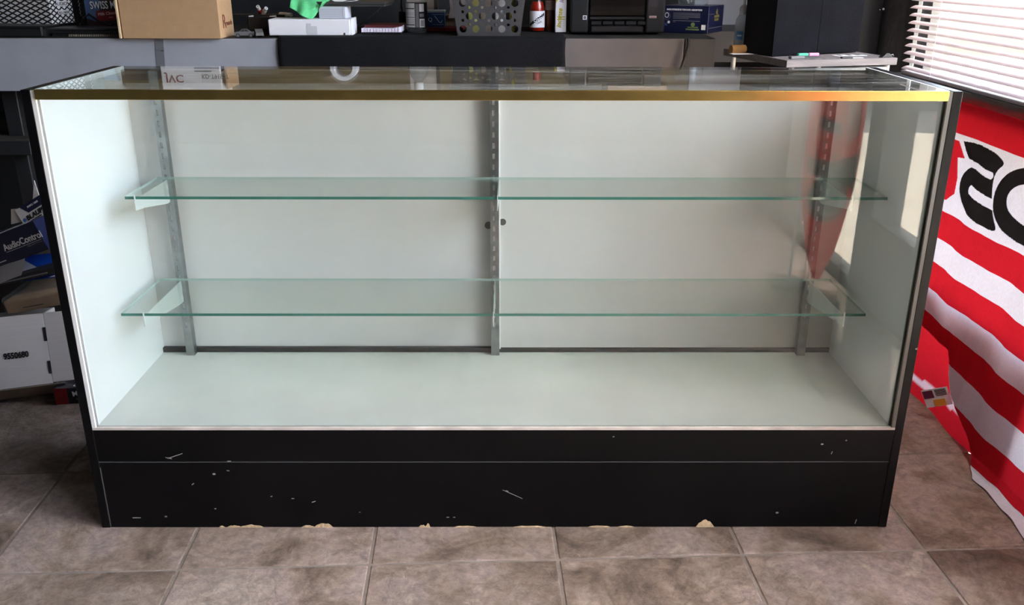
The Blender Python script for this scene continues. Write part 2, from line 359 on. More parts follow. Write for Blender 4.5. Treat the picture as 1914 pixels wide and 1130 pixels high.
# ------------------------------------------------------------------ display case
W, H, T = .89, .9724, .019
WI = W-T; LIN = .006; XI = WI-LIN
ZD, ZS, ZFL, YBK = .2538, .1700, .2525, .4125
case = thing('display_case', 'long empty glass display case with gold top trim and black base', 'display case')
for s in (-1, 1):
    B().box(*sorted((s*W, s*WI)), 0, .428, 0, H, .0012).build('side_panel', M_BLACK, case)
    lp = B().box(*sorted((s*WI, s*XI)), .018, .426, ZFL, H-.0005).build('side_lining', M_WHITE, case)
    # glass channel down the front edge: outer lip, dark groove, inner lip
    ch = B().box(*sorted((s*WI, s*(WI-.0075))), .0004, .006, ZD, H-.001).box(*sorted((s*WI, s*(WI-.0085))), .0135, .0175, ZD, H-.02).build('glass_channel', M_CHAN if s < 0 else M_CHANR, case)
    B().box(*sorted((s*WI, s*(WI-.004))), .006, .0135, ZD, H-.02).build('groove', M_PLAINBLK, ch)
B().box(-WI, WI, 0.001, .019, ZS+.0008, ZD-.004, .0008).build('front_rail', M_BLACK, case)
kick = B().box(-WI, WI, 0.002, .019, .0, ZS-.0008, .0008).build('kick_board', M_BLACK, case)
B().box(-WI, WI, .004, .018, ZS-.002, ZS+.002).build('joint', mat('joint_filler', (.12, .12, .12), .6), case)
B().box(-WI, WI, .41, .428, 0, ZFL-.02).build('rear_board', M_BLACK, case)
M_CHIP = mat('bare_particle_board', rgb(205, 178, 140), .9, noise=.25, nscale=90, bump=.6, bscale=200)
def chip(px, wpx, hpx):                                                              # broken laminate along the bottom edge
    x = atz(px, 985, 0).x; k = wpx/2/815; hh = hpx/800; pts = [(x-k, 0.0)]
    for q in range(9):
        t = q/8; pts.append((x-k+2*k*t, hh*(math.sin(PI*t)**.6)*(.75+.5*random.random())+.0006))
    pts.append((x+k, 0.0)); B().prism(pts, 'y', .0009, .0025).build('chip', M_CHIP, kick)
for a in ((438, 26, 4), (470, 44, 5), (415, 10, 3), (576, 24, 4), (605, 34, 8), (790, 14, 4), (800, 8, 7), (1318, 34, 13), (870, 40, 2.5), (990, 60, 2.5), (1120, 40, 2.5), (1170, 30, 2.5)):
    chip(*a)
M_SCR = mat('scratch', (.42, .41, .39), .7)
def scratch(px, py, L, ang, th=.0011):
    p = at(px, py, 0); par = kick if p.z < ZS else case
    mx = Matrix.Translation((p.x, .0004 if p.z > ZS else .0014, p.z)) @ Matrix.Rotation(-ang, 4, 'Y')
    B().box(-L/2, L/2, 0, .0008, -th/2, th/2, mx=mx).build('scratch', M_SCR, par)
for a in ((327, 852, .036, R(20), .0012), (315, 856, .014, R(-15)), (255, 968, .018, 0, .0014), (958, 924, .05, R(-27), .0007), (948, 918, .006, R(-27), .0015), (428, 862, .008, 0, .002), (1537, 830, .005, 0, .003), (1555, 846, .007, R(75), .0014), (1600, 975, .012, R(80), .0016), (426, 880, .006, R(-10), .0015), (507, 928, .004, R(20), .002), (547, 932, .006, 0, .0018), (586, 938, .009, R(20), .0015), (360, 905, .006, R(40), .002), (837, 967, .006, 0, .0015), (849, 967, .005, 0, .0015), (1582, 823, .003, 0, .002), (402, 951, .004, 0, .0016)):
    scratch(*a)
# worn lines where the boards meet
B().box(-WI, WI, .0006, .0018, ZS-.0009, ZS+.0004).build('edge_wear', mat('worn_edge', (.09, .09, .09), .6), case)
B().box(-WI+.0002, -WI+.0016, .0006, .0019, .004, ZS-.014).build('edge_wear', mat('worn_edge', (0, 0, 0)), case)
# sill that holds the front glass, white deck
M_SILL = mat('worn_white_sill', rgb(206, 196, 186), .6, noise=.25, nscale=40, stretch=(.4, 1, 1))
B().box(-WI, WI, .0, .0075, ZD-.004, ZD+.0015).build('glass_sill', M_SILL, case)
B().box(-WI, WI, .0075, .014, ZD-.004, ZD-.001).build('sill_groove', M_PLAINBLK, case)
B().box(-WI, WI, .014, .426, ZFL-.016, ZFL).build('deck', M_DECK, case)
B().box(-XI, XI, .009, .0128, ZD-.001, H-.007).build('front_glass', M_GLASS, case)
# back: two sliding doors, lower track, brown header
B().box(-XI, .02, .421, .426, .2655, .935).build('sliding_door', M_WHITEDOOR, case)
dr = B().box(.009, XI, .4125, .4175, .2655, .935).build('sliding_door', M_WHITEDOOR, case)
B().box(.003, .0105, .4105, .4115+.006, .262, .935).build('edge_strip', M_CHAN, dr)
B().box(-XI, XI, .411, .427, ZFL, .2645).build('door_track', mat('track_dark', (.02, .021, .022), .5), case)
B().box(-WI, WI, .405, .427, .936, H-.0065).build('header_rail', M_HEADER, case)
M_PULL = mat('pull_hollow', (.10, .095, .085), .7)
p = at(913, 421, .42); B().cyl((p.x, .4208, p.z), (p.x, .4212, p.z), .0095, 24).build('finger_pull', M_PULL, case)
p = at(938, 415, .411); B().cyl((p.x+.002, .412, p.z), (p.x+.002, .4126, p.z), .0085, 24).build('finger_pull', M_PULL, case)
# uprights with slots
for x in (-.787, -.0035, .785):
    hw = .0105
    sl_ = [rect(-.0028, .0028, z, z+.0135) for z in [.33+.0254*k for k in range(23)]]
    up = plate(rect(-hw, hw, 0, H-.007-ZFL-.0005), [rect(a[0][0]-.0015, a[1][0]-.0015, a[0][1]-ZFL, a[2][1]-ZFL) for a in sl_], .0014, Matrix.Translation((x, .3905, ZFL+.0003)) @ FRONT, 'upright', M_STEEL, case)
    B().box(x-hw, x-hw+.0014, .391, .4095, ZFL+.0003, H-.0075).box(x+hw-.0014, x+hw, .391, .4095, ZFL+.0003, H-.0075).build('flange', M_STEEL, up)
    B().box(x-.006, x+.006, .3935, .3945, ZFL+.001, H-.03).build('slot_back', mat('slot_pale', (.85, .86, .85), .6), up)  # pale backing strip behind the slots
# shelves and their brackets
Z1, Y1, X1, Z2, Y2, X2, HS = .7190, .196, .0265, .4627, .150, -.002, .836
M_BRK = mat('pale_bracket', rgb(214, 222, 220), .35, metal=.25)
def shelf(xc, yf, z, brk):
    sh = B(); t = .0062
    sh.box(xc-HS, xc+HS, yf, .3895, z-t, z)
    for f in sh.b.faces:
        f.material_index = 0 if abs(f.normal.z) > .5 else (1 if f.normal.y < -.5 else 2)
    so_ = sh.build('glass_shelf', [M_SHELFGLASS, M_EDGE, M_EDGE2], case)
    for x, d in brk:
        pts = [(yf-.004, z+.004), (yf-.001, z+.004), (yf, z-t-.0004), (.389, z-t-.0004), (.389, z-t-.055), (.372, z-t-.055), (yf+.02, z-t-.026), (yf-.004, z-t-.024)]
        B().prism(pts, 'x', x-.001, x+.001).build('bracket', M_BRK, so_)
shelf(X1, Y1, Z1, ((-.787, 0), (.006, 0), (.785, 0)))
shelf(X2, Y2, Z2, ((-.787, 0), (-.0035, 0), (.785, 0)))
# top glass and gold trim
B().box(-XI+.0008, XI-.0008, .0015, .427, H-.0062, H-.0004).build('top_glass', M_TOPGLASS, case)
B().box(-.8625, .8625, -.0035, .0008, H-.0178, H+.0008, .0007, 2).box(-.8625, .8625, -.003, .0045, H+.0002, H+.0010).build('gold_trim', M_GOLD, case)

# ------------------------------------------------------------------ work counter behind
YC, ZC = 1.65, .945
XCE = at(1337, 90, YC).x
cnt = thing('work_counter', 'long grey fronted work counter on black steel legs behind the display case', 'counter', (0, 0, 0))
M_TOPC = mat('black_counter_top', (.02, .02, .021), .5)
B().box(-2.8, XCE, YC+.001, 2.45, ZC-.026, ZC).box(XCE, 1.33, 2.06, 2.45, ZC-.026, ZC).build('counter_top', M_TOPC, cnt)
xs = at(519, 90, YC).x; xe = at(1062, 90, YC).x; xj = at(1276, 90, YC).x
XJ = at(303, 110, YC).x
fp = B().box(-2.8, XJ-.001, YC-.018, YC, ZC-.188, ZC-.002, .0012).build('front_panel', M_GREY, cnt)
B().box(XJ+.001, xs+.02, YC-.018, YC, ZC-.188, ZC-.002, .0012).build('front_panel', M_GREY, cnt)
B().box(xe-.02, xj, YC-.018, YC, ZC-.188, ZC+.001, .0012).build('front_panel', M_TAUPE, cnt)
B().box(xj+.008, XCE, YC-.004, YC+.012, ZC-.188, ZC-.001, .0012).build('front_panel', mat('shaded_taupe_panel', rgb(62, 59, 58), .5), cnt)  # second panel at the right end, its shade put into the darker colour
B().box(XCE-.018, XCE, YC+.02, 2.06, ZC-.188, ZC-.026).build('end_panel', MATS['shaded_taupe_panel'], cnt)
B().box(XCE, 1.33, 2.04, 2.06, ZC-.12, ZC-.001).build('back_panel', MATS['shaded_taupe_panel'], cnt)
jp = B()
mx = Matrix.Translation((XJ, YC-.0185, ZC-.092)) @ Matrix.Rotation(R(3), 4, 'Y')
jp.box(-.0155, .0155, -.0012, 0, -.088, .088, mx=mx); jp = jp.build('joint_plate', mat('joint_plate_grey', rgb(128, 128, 134), .35, metal=.3), cnt)
for zz in (-.08, -.014, .05, .084):
    for xx in (-.011, .011):
        pz = mx @ Vector((xx, -.0015, zz)); B().cyl((pz.x, pz.y-.0012, pz.z), (pz.x, pz.y+.0005, pz.z), .0032, 10).build('screw', M_STEEL, jp)
B().tube([(xj+.012, YC-.03, ZC+.004), (xj+.014, YC-.034, ZC-.02), (xj+.006, YC-.034, ZC-.06), (xj-.012, YC-.03, ZC-.12), (xj-.03, YC-.028, .80), (xj-.04, YC-.03, .6)], .006, 8).build('hanging_cable', M_PLAINBLK, None)
tag(bpy.data.objects['hanging_cable'], 'black cable hanging down the grey counter front beside the navy carton', 'cable')
# legs and rails of the counter
pl0, pl1 = at(8, 210, 1.72).x, at(37, 210, 1.72).x
for x0, x1 in ((pl0, pl1), (-2.7, -2.64), (-.6, -.54), (.5, .56)):
    B().box(x0, x1, 1.72, 1.78, 0, ZC-.026, .003).build('leg', M_DARK, cnt)
for x0, x1 in ((pl0, pl1), (-.6, -.54), (.5, .56)):
    B().box(x0, x1, 2.36, 2.42, 0, ZC-.026, .003).build('leg', M_DARK, cnt)
rz0, rz1 = at(30, 290, 1.65).z, at(30, 264, 1.65).z
B().box(-2.64, at(57, 275, 1.65).x, 1.65, 1.72, rz0, rz1, .003).build('cross_rail', M_DARK, cnt)
B().box(-2.64, at(57, 262, 1.65).x+.005, 1.655, 2.3, rz1, rz1+.008).build('under_shelf', mat('under_shelf', rgb(58, 52, 48), .6), cnt)
B().box(-.54, XCE-.02, 2.2, 2.22, .0, ZC-.03).build('back_panel', M_DARK, cnt)
B().box(-2.64, -.6, 2.43, 2.445, .0, ZC-.03).build('back_panel', M_DARK, cnt)
# black cloth over the middle of the counter
xa, xb = at(520, 90, YC-.024).x, at(1057, 90, YC-.024).x
cl = bmesh.new(); NX, rows = 60, []
prof = [(2.2, ZC+.0035), (1.85, ZC+.0035), (YC+.004, ZC+.0035), (YC-.016, ZC+.002), (YC-.0225, ZC-.006), (YC-.0235, ZC-.05), (YC-.024, ZC-.10), (YC-.0245, ZC-.16), (YC-.025, ZC-.24)]
for k, (yy, zz) in enumerate(prof):
    rows.append([cl.verts.new((xa+(xb-xa)*i/NX+(-.002*math.sin(k*1.7) if i in (0, NX) else 0), yy-(.0035*max(0, math.sin(i*.55+k*.2)) if k > 4 else 0), zz)) for i in range(NX+1)])
for a, e in zip(rows, rows[1:]):
    for i in range(NX): cl.faces.new((a[i], a[i+1], e[i+1], e[i]))
bmesh.ops.recalc_face_normals(cl, faces=cl.faces)
me = bpy.data.meshes.new('black_cloth'); cl.to_mesh(me); cl.free()
for p_ in me.polygons: p_.use_smooth = True
o = link('black_cloth', me, None, M_FABRIC); md = o.modifiers.new('thick', 'SOLIDIFY'); md.thickness = .0025; md.offset = 1
tag(o, 'plain black cloth draped over the middle of the grey counter', 'cloth')
ZK = ZC+.0065      # surface of the cloth


KS = 1.166       # the counter things were laid out in units of 1/1.166 m
# ------------------------------------------------------------------ things on the counter, left to right
def diamonds(name, px, pz, th, axis='X', inv=False):
    """printed lattice of white diamonds on black"""
    m = bpy.data.materials.new(name); m.use_nodes = True; n = m.node_tree; b = n.nodes['Principled BSDF']; b.inputs['Roughness'].default_value = .5
    tc = n.nodes.new('ShaderNodeTexCoord'); sp = n.nodes.new('ShaderNodeSeparateXYZ'); n.links.new(tc.outputs['Object'], sp.inputs[0])
    def mth(op, a, c=None, v=None):
        x = n.nodes.new('ShaderNodeMath'); x.operation = op; n.links.new(a, x.inputs[0])
        if c is not None: n.links.new(c, x.inputs[1])
        if v is not None: x.inputs[1].default_value = v
        return x.outputs[0]
    u = mth('DIVIDE', sp.outputs[axis], v=px); v = mth('DIVIDE', sp.outputs['Z'], v=pz)
    r = None
    for op in ('ADD', 'SUBTRACT'):
        f = mth('FRACT', mth(op, u, v)); d = mth('ABSOLUTE', mth('SUBTRACT', f, v=.5)); g = mth('LESS_THAN', d, v=th)
        r = g if r is None else mth('MULTIPLY', r, g)
    mx = n.nodes.new('ShaderNodeMix'); mx.data_type = 'RGBA'; mx.inputs['A'].default_value = (.008, .008, .01, 1); mx.inputs['B'].default_value = (.95, .95, .97, 1)
    n.links.new(r, mx.inputs['Factor']); n.links.new(mx.outputs['Result'], b.inputs['Base Color']); return m
# printed amplifier carton, standing on a black case
pa = at(-60, 60, 1.766).x; pb = at(101, 60, 1.766).x; pc = at(127, 55, 1.8127).x
bc = thing('black_case', 'flat black case lying on the counter under the diamond-patterned carton', 'case', (at(86, 60, 1.6727).x-.20, 1.731, ZC))
wx = (at(84, 60, 1.6669).x-bc.location.x)/KS
B().box(-.45, wx, -.055, .2, .0, .026, .004, 2).build('lower_shell', M_BLK2, bc)
B().box(-.45, wx, -.053, .2, .0265, .033, .003, 2).build('lid', M_BLK2, bc)
B().box(wx-.012, wx-.006, -.0565, -.054, .004, .03).build('latch', M_STEEL, bc)
am = thing('amplifier_carton', 'carton printed with white diamonds on black at the left counter end', 'carton', (pb, 1.766, ZC+0.03848), R(-16))
B().box(-.36, 0, 0, .10, 0, .26, .001).build('box_body', diamonds('diamond_print', .0372, .0158, .335), am)
B().box(.0, .0012, .002, .098, .001, .259).build('end_face', diamonds('diamond_print_small', .0246, .0165, .33, 'Y'), am)
sheet(rect(-.108, -.008, .0715, .13), (0, -.0003, 0), am, M_INK, name='black_panel', thick=.0003)
text('2000D', .034, (-.098, -.0006, .0825), am, M_WINK, sx=.95, bold=.0006)
B().box(-.10, -.012, -.0008, -.0002, .0735, .0762).build('rule', M_GREYINK, am)
lb = sheet(rect(.012, .058, .052, .078), (.0016, .018, 0), am, M_WINK, RIGHT, name='label')
text('AUDIO', .015, (.0021, .022, .0555), lb, M_INK, RIGHT, sx=1.1)
sheet(circ(.035, .0725, .011, 12, .004), (.0019, .018, 0), lb, M_INK, RIGHT, name='emblem')
l2 = sheet(rect(.012, .06, .028, .041), (.0016, .02, 0), am, M_WINK, RIGHT)
text('ALL-NEW', .011, (.0021, .033, .030), l2, M_INK, RIGHT, sx=1.0)
rb = thing('ridged_black_box', 'black box with fine horizontal ridges beside the diamond-patterned carton', 'box', (at(131, 60, 1.93).x, 1.93, ZC))
B().box(0, .046, 0, .10, 0, .24, .002).build('box_body', M_BLK2, rb)
for k in range(14): B().box(.003, .042, -.002, 0, .05+k*.0095, .054+k*.0095).build('ridge', M_BLK2, rb)
B().box(.0435, .0475, -.0015, 0, .05, .235).build('edge_print', diamonds('diamond_edge', .008, .012, .3), rb)
lt = thing('laptop', 'closed black laptop on a ribbed mat left of the brown cardboard box', 'laptop', (at(86, 62, 1.6844).x, 1.6902, ZC+0.00991))
lw_ = (at(224, 62, 1.6844).x-at(86, 62, 1.6844).x)/KS
B().box(.004, lw_, 0, .12, 0, .0105, .002, 2).build('base', M_BLK2, lt); B().box(.002, lw_-.002, .002, .12, .0108, .0175, .003, 2).build('lid', mat('laptop_lid', (.03, .03, .032), .3), lt)
for k in (.05, lw_-.03): B().box(k, k+.008, -.0004, .0, .003, .0065).build('port', M_INK, lt)
mt = thing('ribbed_mat', 'thin ribbed strip lying under the black laptop', 'mat', (at(128, 66, 1.6844).x, 1.6797, ZC))
B().box(-.05, .165, .004, .12, 0, .008).build('base', M_BLK2, mt)
for k in range(23): B().box(.002+k*.007, .0055+k*.007, 0, .004, .001, .0075).build('rib', mat('rib_tan', rgb(150, 140, 128), .6), mt)
# cocoa carton behind
cx0 = at(163, 40, 1.8943).x
cc = thing('cocoa_carton', 'dark cocoa carton with blue and red print behind the brown cardboard box', 'carton', (cx0, 1.8943, ZC), 0)
B().box(0, .20, 0, .1, 0, .20, .001).build('box_body', mat('cocoa_brown', rgb(52, 34, 30), .45), cc)
sheet([(0, .045), (.03, .035), (.045, .06), (.05, .11), (.075, .20), (.03, .20), (.012, .12), (0, .10)], (0, -.0006, 0), cc, mat('cocoa_blue', rgb(74, 98, 142), .5), name='blue_print')
sheet([(.065, .105), (.09, .125), (.105, .118), (.12, .132), (.135, .118), (.16, .128), (.2, .11), (.2, .2), (.085, .2)], (0, -.0005, 0), cc, mat('cocoa_tan', rgb(120, 100, 84), .6), name='mountain_print')
sheet([(.032, .035), (.2, .052), (.2, .074), (.034, .069)], (0, -.0008, 0), cc, mat('cocoa_red', rgb(120, 18, 24), .5), name='red_banner')
text('SWISS MISS', .034, (.018, -.0016, .075), cc, M_INK, roll=R(1.5), sx=.66, bold=.0016)
text('SWISS MISS', .034, (.018, -.0022, .075), cc, M_WINK, roll=R(1.5), sx=.66, bold=.0003)
text('Milk Chocolate', .0135, (.040, -.0016, .0535), cc, mat('pink_ink', rgb(226, 190, 186), .6), roll=R(6))
text('Flavor', .006, (.075, -.0016, .047), cc, mat('pink_ink', (0, 0, 0)), roll=R(5))
tag(B().tube([(at(150, 54, 1.801).x, 1.801, ZC+0.03498), (at(158, 44, 1.8127).x, 1.8127, ZC+0.0583), (at(170, 36, 1.8243).x, 1.8127, ZC+0.07229), (at(182, 44, 1.801).x, 1.801, ZC+0.05247), (at(196, 50, 1.801).x, 1.7893, ZC+0.03731), (at(215, 50, 1.801).x, 1.7777, ZC+0.03498)], .004, 8).build('coiled_cable', M_PLAINBLK), 'black cable coil resting on the closed laptop', 'cable')
# brown cardboard box with a standing flap, white carton on top of it
bx = at(230, 70, 1.6086); bw = at(413, 70, 1.6086).x-bx.x; bw /= KS
cb = thing('cardboard_box', 'plain brown cardboard box standing at the counter edge left of the grey toy cars', 'box', (bx.x, 1.6086, ZC))
B().box(0, bw, 0, .145, 0, .118, .0012).build('box_body', M_CARD, cb)
B().box(-.0105, -.0035, -.003, .14, .0, .121, .001).build('side_flap', M_CARDIN, cb)
B().box(bw-.006, bw, .02, .14, .1182, .20).build('raised_flap', M_CARD, cb)
text('R', .06, (bw+.0008, .03, .028), cb, mat('red_stamp', rgb(130, 70, 52), .7), RIGHT); text('rewards', .022, (bw+.0008, .055, .035), cb, mat('red_stamp', (0, 0, 0)), RIGHT)
jb = thing('white_stereo_carton', 'white car stereo carton with maroon lettering on top of the brown cardboard box', 'carton', (at(283, 0, 1.6261).x, 1.6261, ZC+0.13818))
jw = at(404, 0, 1.6261).x-jb.location.x; jw /= KS
B().box(0, jw-.012, 0, .11, 0, .15, .001).build('box_body', M_PAPER, jb)
text('JVC', .033, (.012, -.0006, .038), jb, M_MAROON, sx=1.1, bold=.0006); text('KD-T915BT', .019, (.125, -.0006, .036), jb, M_INK, sx=.9)
for k in range(26): B().box(.105+k*.003, .105+k*.003+.0016, -.0006, 0, .014, .020).build('barcode_bar', M_INK, jb)
for k in range(18): B().box(.105+k*.003, .105+k*.003+.0014, -.0006, 0, .0245, .0285).build('barcode_bar', M_INK, jb)
sheet([(.01, .004), (.075, .004), (.075, .022), (.01, .030)], (jw-.0114, .0, .0), jb, M_INK, RIGHT, name='picture'); text('JVC', .016, (jw-.0112, .018, .038), jb, M_INK, RIGHT)
# toy cars
M_TOY = mat('grey_toy_metal', rgb(118, 116, 116), .35, metal=.4)
def toy_car(x, y, rz, L, label):
    t = thing('toy_car', label, 'toy car', (x, y, ZC), rz, 'grey toy cars at the counter edge'); s_ = L/.085
    prof = [(-.042, .008), (-.042, .018), (-.036, .022), (-.020, .024), (-.008, .034), (.012, .034), (.026, .024), (.040, .021), (.043, .014), (.043, .008)]
    B().prism([(a*s_, b*s_) for a, b in prof], 'y', -.016*s_, .016*s_).build('car_body', M_TOY, t)
    for sy in (-1, 1):
        B().prism([(a*s_, b*s_) for a, b in ((-.017, .0245), (-.006, .0325), (.002, .0325), (.002, .0245))], 'y', *sorted((sy*.016*s_, sy*.0165*s_))).build('side_window', M_INK, t)
        B().prism([(a*s_, b*s_) for a, b in ((.004, .0245), (.004, .0325), (.011, .0325), (.022, .0245))], 'y', *sorted((sy*.016*s_, sy*.0165*s_))).build('side_window', M_INK, t)
        for xx in (-.026, .027):
            wl = B().cyl((xx*s_, sy*.0115*s_, .0085*s_), (xx*s_, sy*.018*s_, .0085*s_), .0085*s_, 18).build('wheel', M_INK, t)
            B().cyl((xx*s_, sy*.018*s_, .0085*s_), (xx*s_, sy*.0187*s_, .0085*s_), .0055*s_, 12).build('hub_cap', M_TOY, wl)
    B().box(-.0428*s_, -.040*s_, -.013*s_, -.006*s_, .014*s_, .018*s_).build('headlight', M_WINK, t); B().box(-.0428*s_, -.040*s_, .006*s_, .013*s_, .014*s_, .018*s_).build('headlight', M_WINK, t)
    return t
p = at(457, 66, 1.6844); toy_car(p.x, 1.6844, R(12), .062, 'grey toy car nearest the brown cardboard box')
p = at(484, 66, 1.7019); toy_car(p.x, 1.7019, R(-70), .06, 'grey toy car turned end-on beside the white carton')
# gadget with loose audio plugs
gx = at(462, 40, 1.836).x
ga = thing('car_audio_unit', 'black car audio unit with bare wires standing behind the toy cars', 'car audio unit', (gx, 1.836, ZC))
B().box(0, .095, 0, .10, .012, .054, .003, 2).build('unit_body', mat('gloss_black', (.006, .006, .007), .3), ga)
B().box(-.055, .12, .01, .09, .052, .060, .001).build('mounting_plate', M_PLAINBLK, ga); B().box(.01, .085, .02, .08, 0, .012).build('foot', M_DARK, ga)
for a, e in ((.004, .02), (.072, .094)): sheet([(a, .051), (e, .053), (e, .0585), (a, .0565)], (0, .0085, 0), ga, M_WINK, name='sticker')
def plug(a, b_, col_, label):
    t = thing('audio_plug', label, 'audio plug', a, 0, 'loose audio plugs behind the toy cars'); d = Vector(b_)-Vector(a)
    B().cyl((0, 0, 0), d*.62, .0068, 14).build('plug_sleeve', col_, t); B().cyl(d*.62, d, .0058, 14).build('collar', M_CHAN, t); B().cyl(d*.99, d*1.03, .0025, 8).build('pin', M_STEEL, t)
p = at(486, 27, 1.871); q = at(482, 14, 1.8593); plug((p.x, 1.8943, ZC+0.07113), (q.x, 1.8651, q.z), M_RED, 'red audio plug standing on the black audio unit')
p = at(489, 27, 1.8593); q = at(496, 17, 1.8476); plug((p.x, 1.8768, ZC+0.06996), (q.x, 1.8535, q.z), mat('cream_plastic', rgb(222, 210, 196), .4), 'cream audio plug leaning beside the red one')
p = at(521, 27, 1.8593); q = at(543, 27, 1.8593); plug((p.x, 1.8826, p.z), (q.x, 1.8476, q.z), mat('cream_plastic', (0, 0, 0)), 'cream audio plug lying at the left edge of the green cloth')
# white flat carton, small white box, tray with towel and tape
wl_, wr_ = at(504, 66, 1.6844).x, at(655, 66, 1.6844).x; wcl = (wr_-wl_)/KS
wb = thing('white_flat_carton', 'long flat white carton lying at the edge of the black cloth', 'carton', (wl_, 1.6786, ZK), R(1.5))
B().box(0, wcl, 0, .12, 0, .048, .002).build('box_body', M_PAPER, wb)
B().box(wcl+.0005, wcl+.006, .006, .115, .0, .05, .001).build('end_flap', M_PAPER, wb)
B().box(.118, .15, -.0008, 0, .002, .028).box(.118, .132, -.0008, 0, .028, .036).build('tape_mark', mat('grey_tape', rgb(206, 204, 206), .5), wb)
B().box(.232, .237, -.001, 0, .001, .008).build('slot', M_INK, wb)
sx0, sx1 = at(597, 30, 1.7544).x, at(648, 30, 1.7544).x; sbl = (sx1-sx0)/KS
sb_ = thing('small_white_box', 'small white printed box on top of the long flat white carton', 'box', (sx0, 1.7485, ZK+0.05655), R(-8))
B().box(0, sbl, 0, .06, 0, .035, .001).build('box_body', mat('bluish_white_card', rgb(206, 208, 220), .6), sb_)
for k in range(5): B().box(.004, sbl-.012, -.0005, 0, .006+k*.0052, .0064+k*.0052).build('printed_line', M_GREYINK, sb_)
B().box(sbl-.009, sbl-.0078, -.0005, 0, .002, .034).build('printed_line', M_GREYINK, sb_)
ty0, ty1 = at(588, 14, 1.766).x, at(722, 12, 1.801).x; tyl = (ty1-ty0)/KS
tr = thing('dark_tray', 'thin dark tray resting on the small white box under a tape roll', 'tray', (ty0, 1.7602, ZK+0.09771), R(-3))
B().box(0, tyl, 0, .16, .0, .006, .001).build('tray_bottom', mat('tray_grey', (.05, .05, .05), .35), tr); B().box(-.002, tyl+.004, -.003, .165, .006, .0145, .002, 2).build('tray_rim', mat('tray_grey', (0, 0, 0)), tr)
tp = thing('tape_roll', 'white roll of tape lying on the dark tray', 'tape', (at(637, 5, 1.801).x, 1.801, ZK+0.09771+.0148))
q_ = B(); N = 40; b_ = bmesh.new()
prof = [(.043, -.03), (.043, .03), (.030, .03), (.030, -.03)]
rr = [[b_.verts.new((p0*math.cos(2*PI*k/N), y0, .043+p0*math.sin(2*PI*k/N))) for p0, y0 in prof] for k in range(N)]
for k in range(N):
    for j in range(4): b_.faces.new((rr[k][j], rr[k][(j+1) % 4], rr[(k+1) % N][(j+1) % 4], rr[(k+1) % N][j]))
bmesh.ops.recalc_face_normals(b_, faces=b_.faces); q_._merge(b_); q_.build('roll', M_PAPER, tp)
B().prism([(.0, .0003), (.03, .001), (.055, .004), (.062, .0075), (.055, .009), (.03, .0075), (.056, .0075), (.055, .0055), (.03, .0025), (.0, .001)], 'y', -.029, .029).build('loose_end', M_PAPER, tp)
# green cloth, hanging over the tray edge
def green_cloth():
    pts = {}
    b = bmesh.new(); nx, nz = 30, 34
    def edge(px, py, y): q = at(px, py, y); return q
    TLq, TRq = at(545, -8, 1.7567), at(640, -8, 1.801)
    BLq, BRq = at(541, 14, 1.731), at(605, 3, 1.7497)
    tip = at(583, 38, 1.7345)
    grid = []
    for j in range(nz+1):
        row = []
        for i in range(nx+1):
            u, v = i/nx, j/nz
            top = TLq.lerp(TRq, u)
            # lower hem runs from the left corner down to the tip and back up to the right
            bot = BLq.lerp(tip, u/.62) if u < .62 else tip.lerp(BRq, (u-.62)/.38)
            p = top.lerp(bot, v)
            f = .011*math.sin(u*9+v*1.2)*(.35+v)+.006*math.sin(u*21-v*3)*v
            p = p+Vector((0, f-.008*v, 0)); row.append(b.verts.new(p))
        grid.append(row)
    for a, e in zip(grid, grid[1:]):
        for i in range(nx): b.faces.new((a[i], a[i+1], e[i+1], e[i]))
    bmesh.ops.recalc_face_normals(b, faces=b.faces)
    me = bpy.data.meshes.new('green_cloth'); b.to_mesh(me); b.free()
    for p in me.polygons: p.use_smooth = True
    o = link('green_cloth', me, None, mat('green_microfibre', rgb(104, 205, 138), .95, noise=.12, nscale=30, bump=.5, bscale=400, spec=.1))
    md = o.modifiers.new('t', 'SOLIDIFY'); md.thickness = .002
    tag(o, 'bright green microfibre cloth hanging over the dark tray', 'cloth')
green_cloth()
# adapter and its cord right of the tray
ad_ = thing('power_adapter', 'small black power adapter with a cord left of the drink bottle', 'power adapter', (at(753, 60, 2.1).x, 2.1, ZK))
B().box(-.012, .012, -.01, .03, 0, .055, .003).build('adapter_body', M_BLK2, ad_); B().box(-.018, .018, .0, .03, .095, .125, .004).build('plug_head', M_BLK2, ad_)
B().tube([(0, .01, .055), (-.004, .01, .075), (-.002, .012, .096)], .0028).build('cord', M_PLAINBLK, ad_)
B().tube([(-.018, .012, .11), (-.05, .0, .095), (-.08, -.02, .06), (-.12, -.04, .03), (-.15, -.05, .006)], .0024).build('cord', M_PLAINBLK, ad_)
# notebook
nx0, nx1 = at(676, 58, 1.7544).x, at(750, 58, 1.7544).x; wdt = (nx1-nx0)/KS
nb = thing('spiral_notebook', 'dark red notebook with white ruffled pages lying on the black cloth', 'notebook', (nx0, 1.7485, ZK))
B().box(0, wdt, 0, .16, 0, .006, .001).build('back_cover', M_PLAINBLK, nb)
pg = B(); n_ = 26
for k in range(n_): pg.box(k*wdt/n_, (k+1)*wdt/n_, .001+.003*(k % 2), .15, .0062, .018+(.006*max(0, (k-20)/6)))
pg.build('pages', mat('lilac_white_pages', rgb(232, 222, 236), .8), nb)
B().box(.006, wdt-.002, .03, .16, .0185, .0265, .001).build('cover', mat('dark_red_cover', rgb(78, 16, 24), .5), nb)
